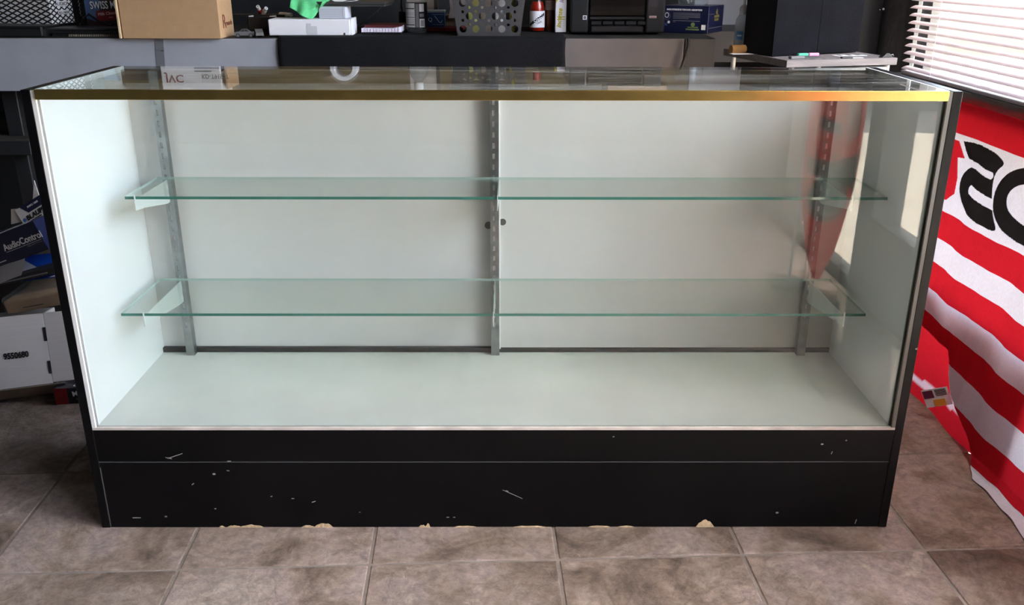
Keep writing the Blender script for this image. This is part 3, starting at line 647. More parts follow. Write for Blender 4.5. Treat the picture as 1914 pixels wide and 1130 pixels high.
# drink bottle
db = thing('drink_bottle', 'clear drink bottle with black and white nutrition label on the black cloth', 'bottle', (at(779, 60, 1.836).x, 1.8535, ZK))
B().lathe([(.0305, 0), (.034, .004), (.0345, .01), (.0345, .098), (.0365, .106), (.033, .112), (.036, .12), (.035, .15), (.024, .178), (.0135, .192), (.0135, .204)], 32).build('bottle_body', M_PLASTIC, db, True)
B().lathe([(.0352, .012), (.0352, .094)], 40).build('black_label', mat('label_black', (.012, .012, .013), .35), db, True)
def wrap(r, a0, a1, z0, z1, m, parent, name='label_panel', n=8):
    b = bmesh.new(); v0 = [b.verts.new((r*math.sin(a0+(a1-a0)*k/n), -r*math.cos(a0+(a1-a0)*k/n), z0)) for k in range(n+1)]
    v1 = [b.verts.new((v.co.x, v.co.y, z1)) for v in v0]
    for k in range(n): b.faces.new((v0[k], v0[k+1], v1[k+1], v1[k]))
    q = B(); q._merge(b); return q.build(name, m, parent)
wrap(.0354, R(-72), R(-4), .018, .092, mat('label_silver', rgb(200, 198, 198), .35), db)
for z0, z1, mm in ((.074, .077, M_INK), (.048, .0495, M_INK), (.024, .027, M_INK), (.062, .063, M_GREYINK), (.057, .058, M_GREYINK), (.041, .042, M_GREYINK), (.036, .037, M_GREYINK), (.031, .032, M_GREYINK)): wrap(.0356, R(-70), R(-6), z0, z1, mm, db, 'printed_line')
wrap(.0354, R(20), R(48), .066, .09, M_PAPER, db); wrap(.0354, R(20), R(50), .018, .044, M_PAPER, db); wrap(.0354, R(22), R(46), .05, .06, M_GREYINK, db)
for k in range(9): wrap(.0356, R(25+2.4*k), R(26.3+2.4*k), .021, .040, M_INK, db, 'barcode_bar', 1)
wrap(.0354, R(0), R(16), .018, .09, mat('label_greyfoil', rgb(120, 120, 122), .3), db)
B().lathe([(.0155, .195), (.0155, .216), (.014, .218)], 24).build('cap', M_CHAN, db, True)
# beige board, blue box, red book, white bag behind
bg_ = thing('beige_board', 'beige board standing upright behind the drink bottle', 'board', (at(761, 40, 2.0342).x, 2.0342, ZC), R(0))
q = at(811, 34, 2.0342); bgw = (q.x-bg_.location.x)/KS; B().prism([(0, .03), (bgw, .0), (bgw+.004, .26), (.004, .26)], 'y', 0, .006).build('panel', mat('beige_panel', rgb(190, 178, 168), .7), bg_); B().box(bgw+.001, bgw+.014, .002, .03, 0, .26).build('edge_frame', mat('dark_beige', rgb(84, 78, 72), .7), bg_)
rk = tag(B().box(at(797, 60, 1.9176).x, at(866, 60, 1.9176).x, 1.90, 2.10, ZK, ZK+0.01399, .001).build('red_book', mat('red_book_cover', rgb(120, 18, 26), .5)), 'flat dark red book lying under the small blue box', 'book')
bl = thing('small_blue_box', 'small blue box with white line art right of the drink bottle', 'box', (at(797, 55, 1.9293).x, 1.9351, ZK+0.01457))
bw_ = at(831, 55, 1.9293).x-bl.location.x; bw_ /= KS
B().box(0, bw_, 0, .06, 0, .046, .001).build('box_body', mat('blue_card', rgb(24, 82, 140), .45), bl); B().box(-.001, bw_+.001, -.001, .062, .046, .053, .001).build('lid', mat('pale_lid', rgb(190, 198, 200), .5), bl)
text('Q', .018, (.006, -.0005, .018), bl, M_WINK); B().tube([(.028, -.001, .036), (.036, -.001, .026), (.043, -.001, .016), (.049, -.001, .014), (.054, -.001, .022)], .0009, 6).build('line_art', M_WINK, bl)
for z0 in (.008, .040): B().box(.02, .058, -.0005, 0, z0, z0+.0006).build('line_art', M_WINK, bl)
tag(B().box(at(832, 58, 1.9876).x, at(862, 58, 1.9876).x, 1.985, 2.09, ZK+0.01457, ZK+0.05597, .004, 2).build('snack_packet', mat('tan_packet', rgb(120, 104, 78), .6, noise=.35, nscale=40)), 'tan snack packet wedged between the blue box and the grey basket', 'packet')
pb_ = B(); pts = [(a*KS, b*KS) for a, b in ((0, .0), (.006, .03), (.003, .07), (.008, .11), (.012, .18), (.06, .18), (.06, .0))]
x_ = at(838, 34, 1.9526); pb_.prism([(a, b+.0) for a, b in pts], 'y', 0, .02)
o = pb_.build('plastic_bag', mat('white_bag', rgb(170, 160, 158), .4, bump=.8, bscale=25)); o.location = (x_.x, 1.9642, x_.z); tag(o, 'crumpled white plastic bag hanging behind the grey basket', 'bag')
# grey basket with round holes
bs = thing('plastic_basket', 'dark grey plastic basket with round holes on the black cloth edge', 'basket', (at(914, 70, 1.6844).x, 1.6786, ZK))
M_BSK = mat('grey_basket', rgb(62, 61, 62), .42)
HB, W0, W1, D0, D1 = .21, .099, .125, .11, .135
def hole_grid(w0, w1):
    hs = []
    for r_ in range(5):
        z = .021+.0385*r_; ww = (w0+(w1-w0)*z/HB)-.016
        for k in range(-5, 6):
            x = k*.0202
            if abs(x) > ww: continue
            if (k+r_) % 2 == 0: hs.append(circ(x, z, .0112, 18))
            else:
                hs.append(circ(x, z+.0128, .0046, 10))
                if r_: hs.append(circ(x, z-.0128, .0046, 10))
    return hs
sl_f = math.atan2(.014, HB)
for sgn in (0, 1):
    mxb = Matrix.Translation((0, 0 if sgn == 0 else D0, 0)) @ (Matrix.Identity(4) if sgn == 0 else Matrix.Rotation(PI, 4, 'Z')) @ Matrix.Rotation(sl_f, 4, 'X') @ FRONT
    plate([(-W0+.008, 0), (W0-.008, 0), (W0, .008), (W1, HB), (-W1, HB), (-W0, .008)], hole_grid(W0, W1), .0022, mxb, 'side_wall', M_BSK, bs)
for sgn in (-1, 1):
    b = B(); bb = bmesh.new()
    v = [bb.verts.new(c) for c in ((sgn*W0, 0, .004), (sgn*W0, D0, .004), (sgn*W1, D0+.014, HB), (sgn*W1, -.014, HB))]
    bb.faces.new(v); e_ = bmesh.ops.solidify(bb, geom=bb.faces[:], thickness=.002); b._merge(bb); b.build('end_wall', M_BSK, bs)
B().box(-W0, W0, .0, D0, 0, .003).build('bottom', M_BSK, bs)
B().box(-W1-.006, W1+.006, -.020, -.012, HB-.006, HB+.004, .002).box(-W1-.006, W1+.006, D0+.012, D0+.02, HB-.006, HB+.004, .002).box(-W1-.006, -W1+.002, -.02, D0+.02, HB-.006, HB+.004).box(W1-.002, W1+.006, -.02, D0+.02, HB-.006, HB+.004).build('rim', M_BSK, bs)
for k, (x, mm, lab) in enumerate(((-.05, mat('yellow_paper', rgb(206, 204, 130), .7), 'pale yellow folded papers inside the left half of the grey basket'), (-.012, mat('tan_paper', rgb(170, 156, 140), .7), 'tan folded papers in the middle of the grey basket'), (.035, M_PAPER, 'white folded papers inside the right half of the grey basket'))):
    t = thing('folded_papers', lab, 'papers', (bs.location.x+x*KS, bs.location.y+.02*KS, ZK+0.00408), R(6*(k-1)), 'papers in the grey basket')
    for q in range(3): B().box(-.014, .018, .012*q, .012*q+.0012, 0, .17-.012*q).build('paper_sheet', mm, t)
tag(B().box(bs.location.x+.074, bs.location.x+.095, bs.location.y+.035, bs.location.y+.1, ZK+0.00408, ZK+0.22154, .004, 2).build('yellow_bottle_pack', mat('olive_yellow', rgb(176, 170, 70), .5)), 'olive yellow packet standing at the right end of the grey basket', 'packet')
# sauce bottles and incense box
hs_ = thing('hot_sauce_bottle', 'hot sauce bottle with red sauce and a white diagonal-stripe label', 'bottle', (at(1004, 58, 1.9059).x, 1.9176, ZK))
B().lathe([(.0225, 0), (.025, .003), (.025, .072), (.0235, .082), (.017, .100), (.0115, .118), (.0100, .150), (.0100, .172)], 30).build('bottle_body', glass_mat('bottle_glass', (.97, .97, .96), .04, .02), hs_, True)
B().lathe([(.0215, .003), (.0238, .006), (.0238, .071), (.0222, .081), (.0165, .0945)], 30).build('sauce', mat('hot_sauce', rgb(150, 28, 10), .3, noise=.25, nscale=60), hs_, True)
wrap(.0252, R(-85), R(85), .014, .066, M_PAPER, hs_, 'label', 14)
for k in range(9):
    a = R(-74+15*k); wrap(.0254, a, a+R(15.5), .016+.0042*k, .026+.0042*k, M_INK, hs_, 'label_stripe', 2)
text('Crystal', .012, (-.011, -.0259, .030), hs_, M_WINK, roll=R(24), shear=.2, bold=.0004); text('CAFE', .008, (-.002, -.0259, .024), hs_, M_INK, roll=R(20))
B().lathe([(.0125, .168), (.0125, .19), (.011, .192)], 20).build('cap', M_RED, hs_, True)
br = thing('brown_bottle', 'small brown bottle with grey label between the hot sauce and white box', 'bottle', (at(1028, 58, 1.9293).x, 1.9409, ZK))
B().lathe([(.017, 0), (.0192, .003), (.0192, .10), (.015, .112), (.0085, .122), (.0085, .135)], 28).build('bottle_body', mat('amber_brown', rgb(74, 36, 20), .12, coat=.5), br, True)
wrap(.0195, R(-60), R(55), .068, .098, mat('grey_label', rgb(140, 126, 118), .6), br, 'label', 10)
for z in (.074, .079, .084, .089): wrap(.0197, R(-50), R(-5), z, z+.0012, M_INK, br, 'printed_line', 4)
B().lathe([(.011, .13), (.011, .15), (.0095, .152)], 20).build('cap', M_INK, br, True)
inx0, inx1 = at(1037.5, 60, 1.871).x, at(1060, 60, 1.871).x
ib = thing('tall_white_box', 'tall narrow white box with yellow floral print left of the black printer', 'box', (inx0, 1.871, ZK))
B().box(0, (inx1-inx0)/KS-.004, 0, .03, 0, .16, .0015).build('box_body', M_PAPER, ib)
M_YP = mat('yellow_print', rgb(190, 172, 60), .6)
text('luxury', .019, (.026, -.0006, .092), ib, M_INK, roll=R(90), shear=.3); text('incense', .02, (.018, -.0006, .014), ib, M_YP, roll=R(86), shear=.3, bold=.0008)
for z in (.04, .047): B().box(.006, .032, -.0006, 0, z, z+.003).build('floral_print', M_YP, ib)
sheet([(.001, .09), (.007, .1), (.009, .16), (.001, .16)], (0, -.0006, 0), ib, M_YP, name='floral_print')
# printer
pr0, pr1 = at(1066, 64, 1.836).x, at(1241, 64, 1.836).x
pr = thing('printer', 'black multifunction printer on the counter right of the tall white box', 'printer', (pr0, 1.836, ZC+0.00233)); PW = (pr1-pr0)/KS
B().box(.012, PW-.012, .03, .36, 0, .20, .004, 2).build('printer_body', M_BLK2, pr)
lpil = B().box(0, .058, 0, .36, .004, .21, .006, 3).build('side_cover', M_BLK2, pr); plate(rect(-.0065, .0065, -.0065, .0065), [rect(-.0042, .0042, -.0042, .0042)], .0006, Matrix.Translation((.046, -.0004, .052)) @ FRONT, 'logo', M_WINK, lpil); B().box(.0437, .0483, -.0006, 0, .0497, .0543).build('logo_mark', M_GREYINK, lpil)
rpil = B().box(PW-.062, PW, 0, .36, .004, .21, .006, 3).build('side_cover', M_BLK2, pr)
B().box(PW-.052, PW-.026, -.001, 0, .086, .106).build('screen', mat('dim_screen', rgb(58, 58, 62), .2), rpil); B().box(PW-.051, PW-.028, -.001, 0, .051, .0575).build('sticker', mat('pinkish_sticker', rgb(190, 170, 166), .5), rpil); B().box(PW-.05, PW-.03, -.0012, -.001, .0525, .0545).build('sticker_text', M_MAROON, rpil)
B().box(.062, PW-.066, .004, .03, .058, .20, .002).build('glossy_window', mat('glossy_brown_black', (.012, .009, .008), .06, coat=.6), pr)
B().box(.062, PW-.066, .022, .03, .002, .058).build('output_slot', M_INK, pr)
B().box(.066, PW-.07, -.012, .03, .006, .026, .003).build('output_tray', M_BLK2, pr)
for k in range(5): B().box(.068+k*.038, .100+k*.038, .006, .022, .029, .040, .001).build('guide_rib', M_BLK2, pr)
B().box(.062, PW-.066, .002, .022, .046, .054, .001).build('upper_lip', M_BLK2, pr)
pcx = thing('carton_on_printer', 'brown shipping carton lying on top of the black printer', 'carton', (pr0+.155, 1.88, ZC+(.002+.2115)*KS))
B().box(0, .2, 0, .2, 0, .09, .0015).build('box_body', M_CARD, pcx); text('THIS SIDE UP', .016, (.02, -.0006, .03), pcx, M_INK)
# navy carton, folded bag on top
nvc = atz(1322, 63.5, ZC+0.00058)
nv = thing('navy_carton', 'navy blue carton with small white print at the right counter end', 'carton', (nvc.x, nvc.y, ZC+0.00058), R(-30))
B().box(-.165, 0, 0, .16, 0, .087, .001).build('box_body', M_NAVY, nv)
text('MADE HYDROSTAT FOR RAPID ABSORPTION', .0075, (-.146, -.0006, .072), nv, M_WINK, sx=.8, bold=.0002)
for k, L in enumerate((.094, .094, .094, .094, .055)): B().box(-.123, -.123+L, -.0005, 0, .063-.0042*k, .0645-.0042*k).build('printed_line', M_GREYINK, nv)
B().box(-.123, -.029, -.0005, 0, .0385, .040).build('printed_line', M_GREYINK, nv); B().box(-.123, -.113, -.0005, 0, .035, .0363).build('printed_line', M_GREYINK, nv)
plate(circ(-.145, .054, .0125, 24), [circ(-.145, .054, .0115, 24)], .0004, Matrix.Translation((0, -.0005, 0)) @ FRONT, 'emblem', M_GREYINK, nv)
plate(circ(-.145, .056, .0075, 16, .0085), [circ(-.145, .056, .0055, 16, .0062)], .0004, Matrix.Translation((0, -.0005, 0)) @ FRONT, 'emblem', M_WINK, nv)
text('OE', .013, (-.158, -.0006, .022), nv, mat('blue_ink', rgb(70, 100, 170), .6)); sheet(circ(-.137, .034, .0045), (0, -.0005, 0), nv, M_WINK, name='dot')
M_LEAF = mat('leaf_green_print', rgb(120, 140, 90), .6)
sheet(circ(-.052, .028, .007, 14), (0, -.0005, 0), nv, M_LEAF, name='leaf_print'); B().box(-.07, -.034, -.0005, 0, .018, .021).box(-.076, -.03, -.0005, 0, .010, .015).build('green_print', M_LEAF, nv)
sheet(rect(-.022, -.008, .012, .028), (0, -.0005, 0), nv, M_PAPER, name='white_label')
M_OLV = mat('olive_print', rgb(120, 112, 60), .6)
sheet(circ(.085, .066, .009), (.0006, 0, 0), nv, M_OLV, RIGHT, 'leaf_print')
for z0, y0, y1 in ((.049, .06, .115), (.038, .066, .11)): B().box(0, .0006, y0, y1, z0, z0+.007).build('olive_print', M_OLV, nv)
for z0, y0, y1 in ((.060, .012, .055), (.016, .012, .15)): B().box(0, .0006, y0, y1, z0, z0+.0014).build('printed_line', M_GREYINK, nv)
bgp = B().lathe([(.055, 0), (.062, .01), (.064, .04), (.058, .10), (.055, .14)], 14).build('clear_tub', M_PLASTIC, None, True); bgp.location = (nvc.x-.035, nvc.y+.134, ZC+0.10202+.0005); tag(bgp, 'clear plastic tub standing on top of the navy carton', 'tub')
# pale board on the back wall
wbd = thing('wall_board', 'pale blue-grey board with a white ledge on the back wall', 'board', (at(1345, 40, YB-.02).x-.12, YB-.0145, at(1370, 46, YB-.02).z))
B().box(0, .50, -.012, .012, 0, .6).build('board_surface', mat('pale_blue_board', rgb(214, 222, 238), .5, noise=.06, nscale=4), wbd)
B().box(-.01, .51, -.05, .012, -.022, -.006, .002).build('ledge', mat('board_white', rgb(206, 206, 204), .5), wbd); B().box(-.01, .51, -.02, .012, -.006, .0).build('dark_rail', M_INK, wbd)
KS = 1.0
# ------------------------------------------------------------------ desk by the window and what stands on it
DA = math.atan2(.091, .372); DZ = .925
M_DESK = mat('grey_wood_grain', rgb(116, 109, 107), .55, noise=.25, nscale=6, stretch=(1.5, 14, 14), bump=.2, bscale=30)
dk = thing('side_desk', 'small grey wood-grain desk on a white tube frame by the window', 'desk', (.875, 1.072, 0), DA)
def dw(px, py, z=DZ):                                                               # desk-local point seen at a pixel
    return dk_inv @ atz(px, py, z)
dk_inv = (Matrix.Translation((.875, 1.072, 0)) @ Matrix.Rotation(DA, 4, 'Z')).inverted()
B().box(0, .385, 0, .42, DZ-.021, DZ, .001).build('desk_top', M_DESK, dk)
B().box(.0, .385, .0, .42, DZ-.0215, DZ-.021).build('underside', M_PLAINBLK, dk)
M_TUBE = mat('white_tube', rgb(214, 212, 210), .3)
for x in (.03, .365):
    for y in (.02, .40):
        B().tube([(x, y, 0), (x, y, DZ-.022)], .008, 10).build('leg', M_TUBE, dk)
B().tube([(.03, .02, DZ-.033), (.365, .02, DZ-.033)], .0065, 10).build('tube_rail', M_TUBE, dk)
# black two-panel box
a = atz(1443, 106, DZ+.0005); b2 = atz(1603, 98.5, DZ+.0005)
ang = math.atan2(b2.y-a.y, b2.x-a.x); wv = math.hypot(b2.x-a.x, b2.y-a.y)
fb = thing('black_fabric_box', 'black fabric box with two front panels standing on the grey desk', 'box', (a.x, a.y, DZ+.0005), ang)
M_FAB2 = mat('charcoal_fabric', (.0055, .0055, .0072), .9, spec=.06, noise=.3, nscale=12, bump=.4, bscale=300)
B().box(.001, wv-.001, .003, .15, .002, .33, .002).build('box_body', M_FABRIC, fb)
B().box(0, wv*.505, 0, .004, 0.0, .33).build('front_panel', M_FAB2, fb); B().box(wv*.51, wv, 0, .004, .004, .33).build('front_panel', M_FAB2, fb)
B().box(wv*.504, wv*.511, .0012, .003, .004, .33).build('seam', M_FABRIC, fb)
# tall black cabinet behind it
k0, k1 = at(1600, 60, 1.60).x, 1.358
kb = thing('tall_black_cabinet', 'tall black cabinet in the corner behind the grey desk', 'cabinet', (k0, 1.60, 0))
B().box(0, k1-k0, 0, .25, 0, 1.6, .003).build('cabinet_body', M_PLAINBLK, kb); B().box(.004, k1-k0-.004, -.006, 0, .05, 1.58, .002).build('cabinet_door', M_BLK2, kb)
p = at(1652, 17, 1.59); sheet(circ(p.x-k0, p.z, .004), (0, -.0065, 0), kb, M_WINK, name='scuff'); sheet(circ(p.x-k0-.012, p.z-.002, .002), (0, -.0065, 0), kb, M_WINK, name='scuff')
# sanitiser bottle, papers, brown envelope roll
pp = dw(1376, 92); M_CLR = glass_mat('sanitiser_clear', (.88, .93, .96), .05, .05, haze=.42)
ps = thing('paper_stack', 'small stack of white papers on the desk left of the black fabric box', 'papers', (.862, 1.388, DZ+.0003), DA)
for k in range(3): B().box(-.05+.004*k, .016+.003*k, -.012, .06, .004*k, .004*k+.0036, mx=Matrix.Rotation(R(5*k-4), 4, 'Z')).build('paper_sheet', M_PAPER, ps)
sp_ = at(1385, 82, 1.40)
sn = thing('sanitiser_bottle', 'clear pump bottle with blue label and white cap near the board ledge', 'bottle', (sp_.x, 1.40, DZ+.0125))
B().lathe([(.0215, 0), (.0245, .003), (.0245, .078), (.022, .09), (.014, .1035), (.0125, .106)], 28).build('bottle_body', M_CLR, sn, True)
B().lathe([(.020, .003), (.0228, .005), (.0228, .07)], 24).build('gel', glass_mat('sanitiser_gel', (.82, .9, .94), .03, .05, haze=.35), sn, True)
B().lathe([(.0145, .104), (.0145, .124), (.011, .131), (.0045, .135), (.0035, .158), (.003, .16)], 20).build('cap', M_CHAN, sn, True)
wrap(.0248, R(-60), R(-5), .025, .052, mat('blue_label', rgb(70, 130, 190), .5), sn, 'label', 8); wrap(.025, R(-50), R(-15), .036, .040, M_WINK, sn, 'printed_line', 5)
er = B(); e0 = at(1366, 95, 1.30); e1 = at(1424, 90, 1.32); er.cyl((e0.x, 1.30, DZ+.0135), (e1.x, 1.33, DZ+.0135), .013, 16)
tag(er.build('brown_paper_roll', mat('brown_kraft', rgb(168, 124, 70), .7), smooth=True), 'rolled brown paper lying beside the white papers on the desk', 'paper roll')
pe = thing('white_envelope', 'white envelope under the rolled brown paper at the desk edge', 'envelope', (e0.x-.005, 1.268, DZ+.0002), R(10)); B().box(0, .085, -.012, .02, 0, .0012).build('envelope_body', M_PAPER, pe); B().prism([(0.002, -.011), (.083, -.011), (.042, .008)], 'z', .0012, .0016).build('flap', M_PAPER, pe)
# small things along the desk front
def desk_item(name, label, cat, px, py):
    c = atz(px, py, DZ); return thing(name, label, cat, (c.x, c.y, DZ+.0003), DA)
e = desk_item('lighter', 'green and pink plastic lighter lying on the grey desk', 'lighter', 1510, 105)
B().box(-.037, -.001, -.006, .006, .0, .0095, .002).build('green_half', mat('mint_green', rgb(70, 170, 140), .4), e); B().box(.001, .037, -.006, .006, .0, .0095, .002).build('pink_half', mat('candy_pink', rgb(236, 150, 190), .4), e)
e = desk_item('grey_cassette', 'flat grey plastic case at the left front of the desk', 'case', 1489, 110); B().box(-.022, .024, -.006, .012, 0, .008, .001).build('case_body', mat('mid_grey_plastic', rgb(110, 108, 108), .4), e); B().box(.024, .085, -.002, .01, 0, .005).build('case_tongue', mat('dark_grey_plastic', rgb(66, 66, 68), .4), e)
e = desk_item('printed_card', 'black and white printed card lying right of the lighter', 'card', 1590, 104); B().box(-.055, .05, -.016, .022, 0, .001).build('card_body', M_PAPER, e)
for x0, x1 in ((-.045, -.03), (-.012, .006), (.018, .04)): B().box(x0, x1, -.01, .016, .001, .0013).build('printed_block', M_INK, e)
e = desk_item('dark_card', 'small dark card in front of the printed card', 'card', 1583, 109); B().box(-.02, .018, -.006, .006, 0, .0045, .001).build('card_body', mat('dark_grey_plastic', (0, 0, 0)), e); B().box(.018, .055, -.006, .01, 0, .001).build('card_tail', M_PAPER, e)
e = desk_item('binder_clip', 'black binder clip at the right end of the grey desk', 'clip', 1656, 107); B().prism([(-.02, 0), (.02, 0), (.006, .012), (-.004, .013)], 'y', -.008, .01).build('clip_body', M_PLAINBLK, e); B().tube([(.012, 0, .005), (.024, 0, .008), (.03, .004, .003)], .0012, 6).build('wire_arm', M_STEEL, e)

# ------------------------------------------------------------------ window blind
bd = thing('window_blind', 'white venetian blind with many narrow slats in the right-hand window', 'blind', (1.338, 0, 0))
M_SLAT = bpy.data.materials.new('slat_white'); M_SLAT.use_nodes = True
n = M_SLAT.node_tree; b = n.nodes['Principled BSDF']; b.inputs['Base Color'].default_value = (*rgb(176, 166, 169), 1); b.inputs['Roughness'].default_value = .45
YS0, YS1 = -.93, 1.308; PIT = .0236; ZB = .8645
sb2 = bmesh.new(); NP = 6; tilt = R(20); rows = []
for k in range(NP+1):
    t = (k/NP-.5)*.025; zz = .0028*(1-(2*t/.025)**2)
    x = t*math.cos(tilt)-zz*math.sin(tilt)*.3; z = t*math.sin(tilt)+zz
    rows.append([sb2.verts.new((x, YS0, z)), sb2.verts.new((x, YS1, z))])
for a, e in zip(rows, rows[1:]): sb2.faces.new((a[0], a[1], e[1], e[0]))
bmesh.ops.solidify(sb2, geom=sb2.faces[:], thickness=.0006); SLAT = bpy.data.meshes.new('slat'); sb2.to_mesh(SLAT); sb2.free(); SLAT.materials.append(M_SLAT)
for k in range(61):
    s_ = link('slat', SLAT, bd); s_.location = (0, 0, ZB+.018+PIT*k)
B().box(-.012, .012, YS0, YS1, ZB-.002, ZB+.009, .002).build('bottom_rail', M_SLAT, bd); B().box(-.018, .02, YS0, YS1, 2.335, 2.375).build('head_rail', M_SLAT, bd)
for y in (1.09, .54, -.1, -.7):
    B().tube([(-.0135, y, ZB), (-.0135, y, 2.34)], .0007, 5).build('ladder_cord', M_CHAN, bd); B().tube([(.0135, y, ZB), (.0135, y, 2.34)], .0007, 5).build('ladder_cord', M_CHAN, bd)

# ------------------------------------------------------------------ flag hung over the lower window
def poly_in(p, poly):
    x, y = p; r = False; j = len(poly)-1
    for i in range(len(poly)):
        xi, yi = poly[i]; xj, yj = poly[j]
        if (yi > y) != (yj > y) and x < (xj-xi)*(y-yi)/(yj-yi)+xi: r = not r
        j = i
    return r
def seg_d(p, pts):
    best = 9
    for a, b_ in zip(pts, pts[1:]):
        dx, dy = b_[0]-a[0], b_[1]-a[1]; t = max(0, min(1, ((p[0]-a[0])*dx+(p[1]-a[1])*dy)/(dx*dx+dy*dy)))
        best = min(best, math.hypot(p[0]-a[0]-t*dx, p[1]-a[1]-t*dy))
    return best
P_RED = [(.985, .735), (.809, .733), (.791, .734), (.741, .694), (.776, .69), (.75, .638), (.744, .593), (.774, .568), (.878, .552), (.985, .552)]
def smooth(poly, n=2):
    for _ in range(n):
        q = []
        for a, b_ in zip(poly, poly[1:]+poly[:1]):
            q += [(a[0]*.75+b_[0]*.25, a[1]*.75+b_[1]*.25), (a[0]*.25+b_[0]*.75, a[1]*.25+b_[1]*.75)]
        poly = q
    return poly
P_BLK = [(.77, .737), (.695, .744), (.601, .74), (.549, .729), (.536, .719), (.559, .702), (.565, .68), (.555, .649), (.534, .615), (.503, .584), (.475, .558), (.532, .553), (.607, .556), (.669, .566), (.713, .59), (.732, .614), (.734, .648), (.713, .672), (.685, .683), (.706, .694), (.727, .698)]
P_BLK = P_BLK[:1]*3+P_BLK; P_BLK = smooth(P_BLK)
P_SA = [(.735, .689), (.667, .687), (.61, .681), (.578, .681)]; P_SB = [(.666, .623), (.625, .619), (.57, .616), (.515, .616)]
STR = [.752, .535, .459, .392, .319, .251, .170, .090, .006]        # edges of the stripes from the top
CR, CW, CK = rgb(192, 30, 42), rgb(218, 214, 226), rgb(30, 27, 27)
def flag_col(y, z):
    if z > STR[0]: return CR
    if z > STR[1]:
        if poly_in((y, z), P_RED): return CR
        if poly_in((y, z), P_BLK):
            return CW if (seg_d((y, z), P_SA) < .0085 or seg_d((y, z), P_SB) < .0125) else CK
        e = ((y-.372)/.166)**2+((z-.648)/.093)**2
        if e < 1: return CW if ((y-.372)/.105)**2+((z-.651)/.051)**2 < 1 else CK
        return CW
    k = sum(1 for s in STR if z <= s); return CR if k % 2 == 0 else CW
def flag_grid(name, ys, zs, shape, colf, parent):
    verts, cols, faces = [], [], []
    for z in zs:
        for y in ys:
            verts.append(shape(y, z)); cols.append(colf(y, z))
    nyy = len(ys)
    for j in range(len(zs)-1):
        for i in range(nyy-1):
            q = (j*nyy+i, j*nyy+i+1, (j+1)*nyy+i+1, (j+1)*nyy+i); faces.append(q)
    me = bpy.data.meshes.new(name); me.from_pydata(verts, [], faces)
    ca = me.color_attributes.new('print', 'FLOAT_COLOR', 'POINT')
    ca.data.foreach_set('color', [c for v in cols for c in (*v, 1)])
    for p in me.polygons: p.use_smooth = True
    return link(name, me, parent, M_FLAG)
M_FLAG = bpy.data.materials.new('flag_cloth'); M_FLAG.use_nodes = True
n = M_FLAG.node_tree; n.nodes.clear(); out = n.nodes.new('ShaderNodeOutputMaterial'); at_ = n.nodes.new('ShaderNodeAttribute'); at_.attribute_name = 'print'
tc = n.nodes.new('ShaderNodeTexCoord'); mp = n.nodes.new('ShaderNodeMapping'); mp.inputs['Scale'].default_value = (1, 8, 1); wn = n.nodes.new('ShaderNodeTexNoise'); wn.inputs['Scale'].default_value = 120; wn.inputs['Detail'].default_value = 3
n.links.new(tc.outputs['Object'], mp.inputs[0]); n.links.new(mp.outputs[0], wn.inputs[0])
mr = n.nodes.new('ShaderNodeMapRange'); mr.inputs[1].default_value = .3; mr.inputs[2].default_value = .7; mr.inputs[3].default_value = .86; mr.inputs[4].default_value = 1.1; n.links.new(wn.outputs[0], mr.inputs[0])
sc_ = n.nodes.new('ShaderNodeVectorMath'); sc_.operation = 'SCALE'; n.links.new(at_.outputs['Color'], sc_.inputs[0]); n.links.new(mr.outputs[0], sc_.inputs[3])
df = n.nodes.new('ShaderNodeBsdfDiffuse'); tl = n.nodes.new('ShaderNodeBsdfTranslucent'); mxs = n.nodes.new('ShaderNodeMixShader'); mxs.inputs[0].default_value = .10
for nn in (df, tl): n.links.new(sc_.outputs[0], nn.inputs[0])
n.links.new(df.outputs[0], mxs.inputs[1]); n.links.new(tl.outputs[0], mxs.inputs[2]); n.links.new(mxs.outputs[0], out.inputs[0])
flag = thing('striped_flag', 'red and white striped cloth flag with big black letters under the window', 'flag', (0, 0, 0))
ys = [-.45+.04*k for k in range(10)]+[-.05+.005*k for k in range(68)]+[.29+.0014*k for k in range(400)]+[.85+.006*k for k in range(20)]
ys = [y for y in ys if y <= .965]
zz = set()
z = .835
while z > .755: zz.add(round(z, 4)); z -= .006
while z > .535: zz.add(round(z, 4)); z -= .0014
while z > -.035: zz.add(round(z, 4)); z -= .006
for s in STR: zz.add(s+.0002); zz.add(s-.0002)
zs = sorted(zz, reverse=True)
def hem(y):                                                                         # how far the lower edge is lifted off the floor
    if y < .20: return -.03
    if y < .30: return -.03+(y-.20)/.10*.074
    if y < .466: return .044+(y-.30)/.166*.056
    if y < .54: return .10+(y-.466)/.074*.10
    return .2
def flag_shape(y, z):
    zb = hem(y); zq = max(z, zb)
    fold = .006*math.sin(y*17+zq*3)+.002*math.sin(y*41-zq*5+1)+.0011*abs(math.sin(y*52+zq*2.5))
    d = min(1, max(0, (.8-zq)/.25)); x = 1.215+.1159*max(zq, 0)+fold*(.25+.75*d)
    if y > .50: x += .018*min(1, (y-.50)/.06)*max(0, min(1, (.32-zq)/.15))
    if zq < .03:                                                                    # the end runs out over the floor
        t = (.03-zq); x -= .2*t*t/.03+.15*t; return (x, y, .003+max(0, zq)*.95+.0015*math.sin(y*60)+.002)
    return (x, y, zq)
flag_grid('cloth', ys, zs, flag_shape, flag_col, flag)
ys2 = [.15+.008*k for k in range(101)]; zs2 = [.32-.008*k for k in range(41)]
flag_grid('under_fold', ys2, zs2, lambda y, z: (1.250+.09*z+.005*math.sin(y*23+1)-.012*max(0, (.1-z)/.1), y, max(z, -.001)), lambda y, z: CR if z < .2-.16*max(0, .62-y) and not (.035 < z-.5*max(0, .66-y)*.22 < .055) else (CR if z > .2 else rgb(222, 196, 206)), flag)
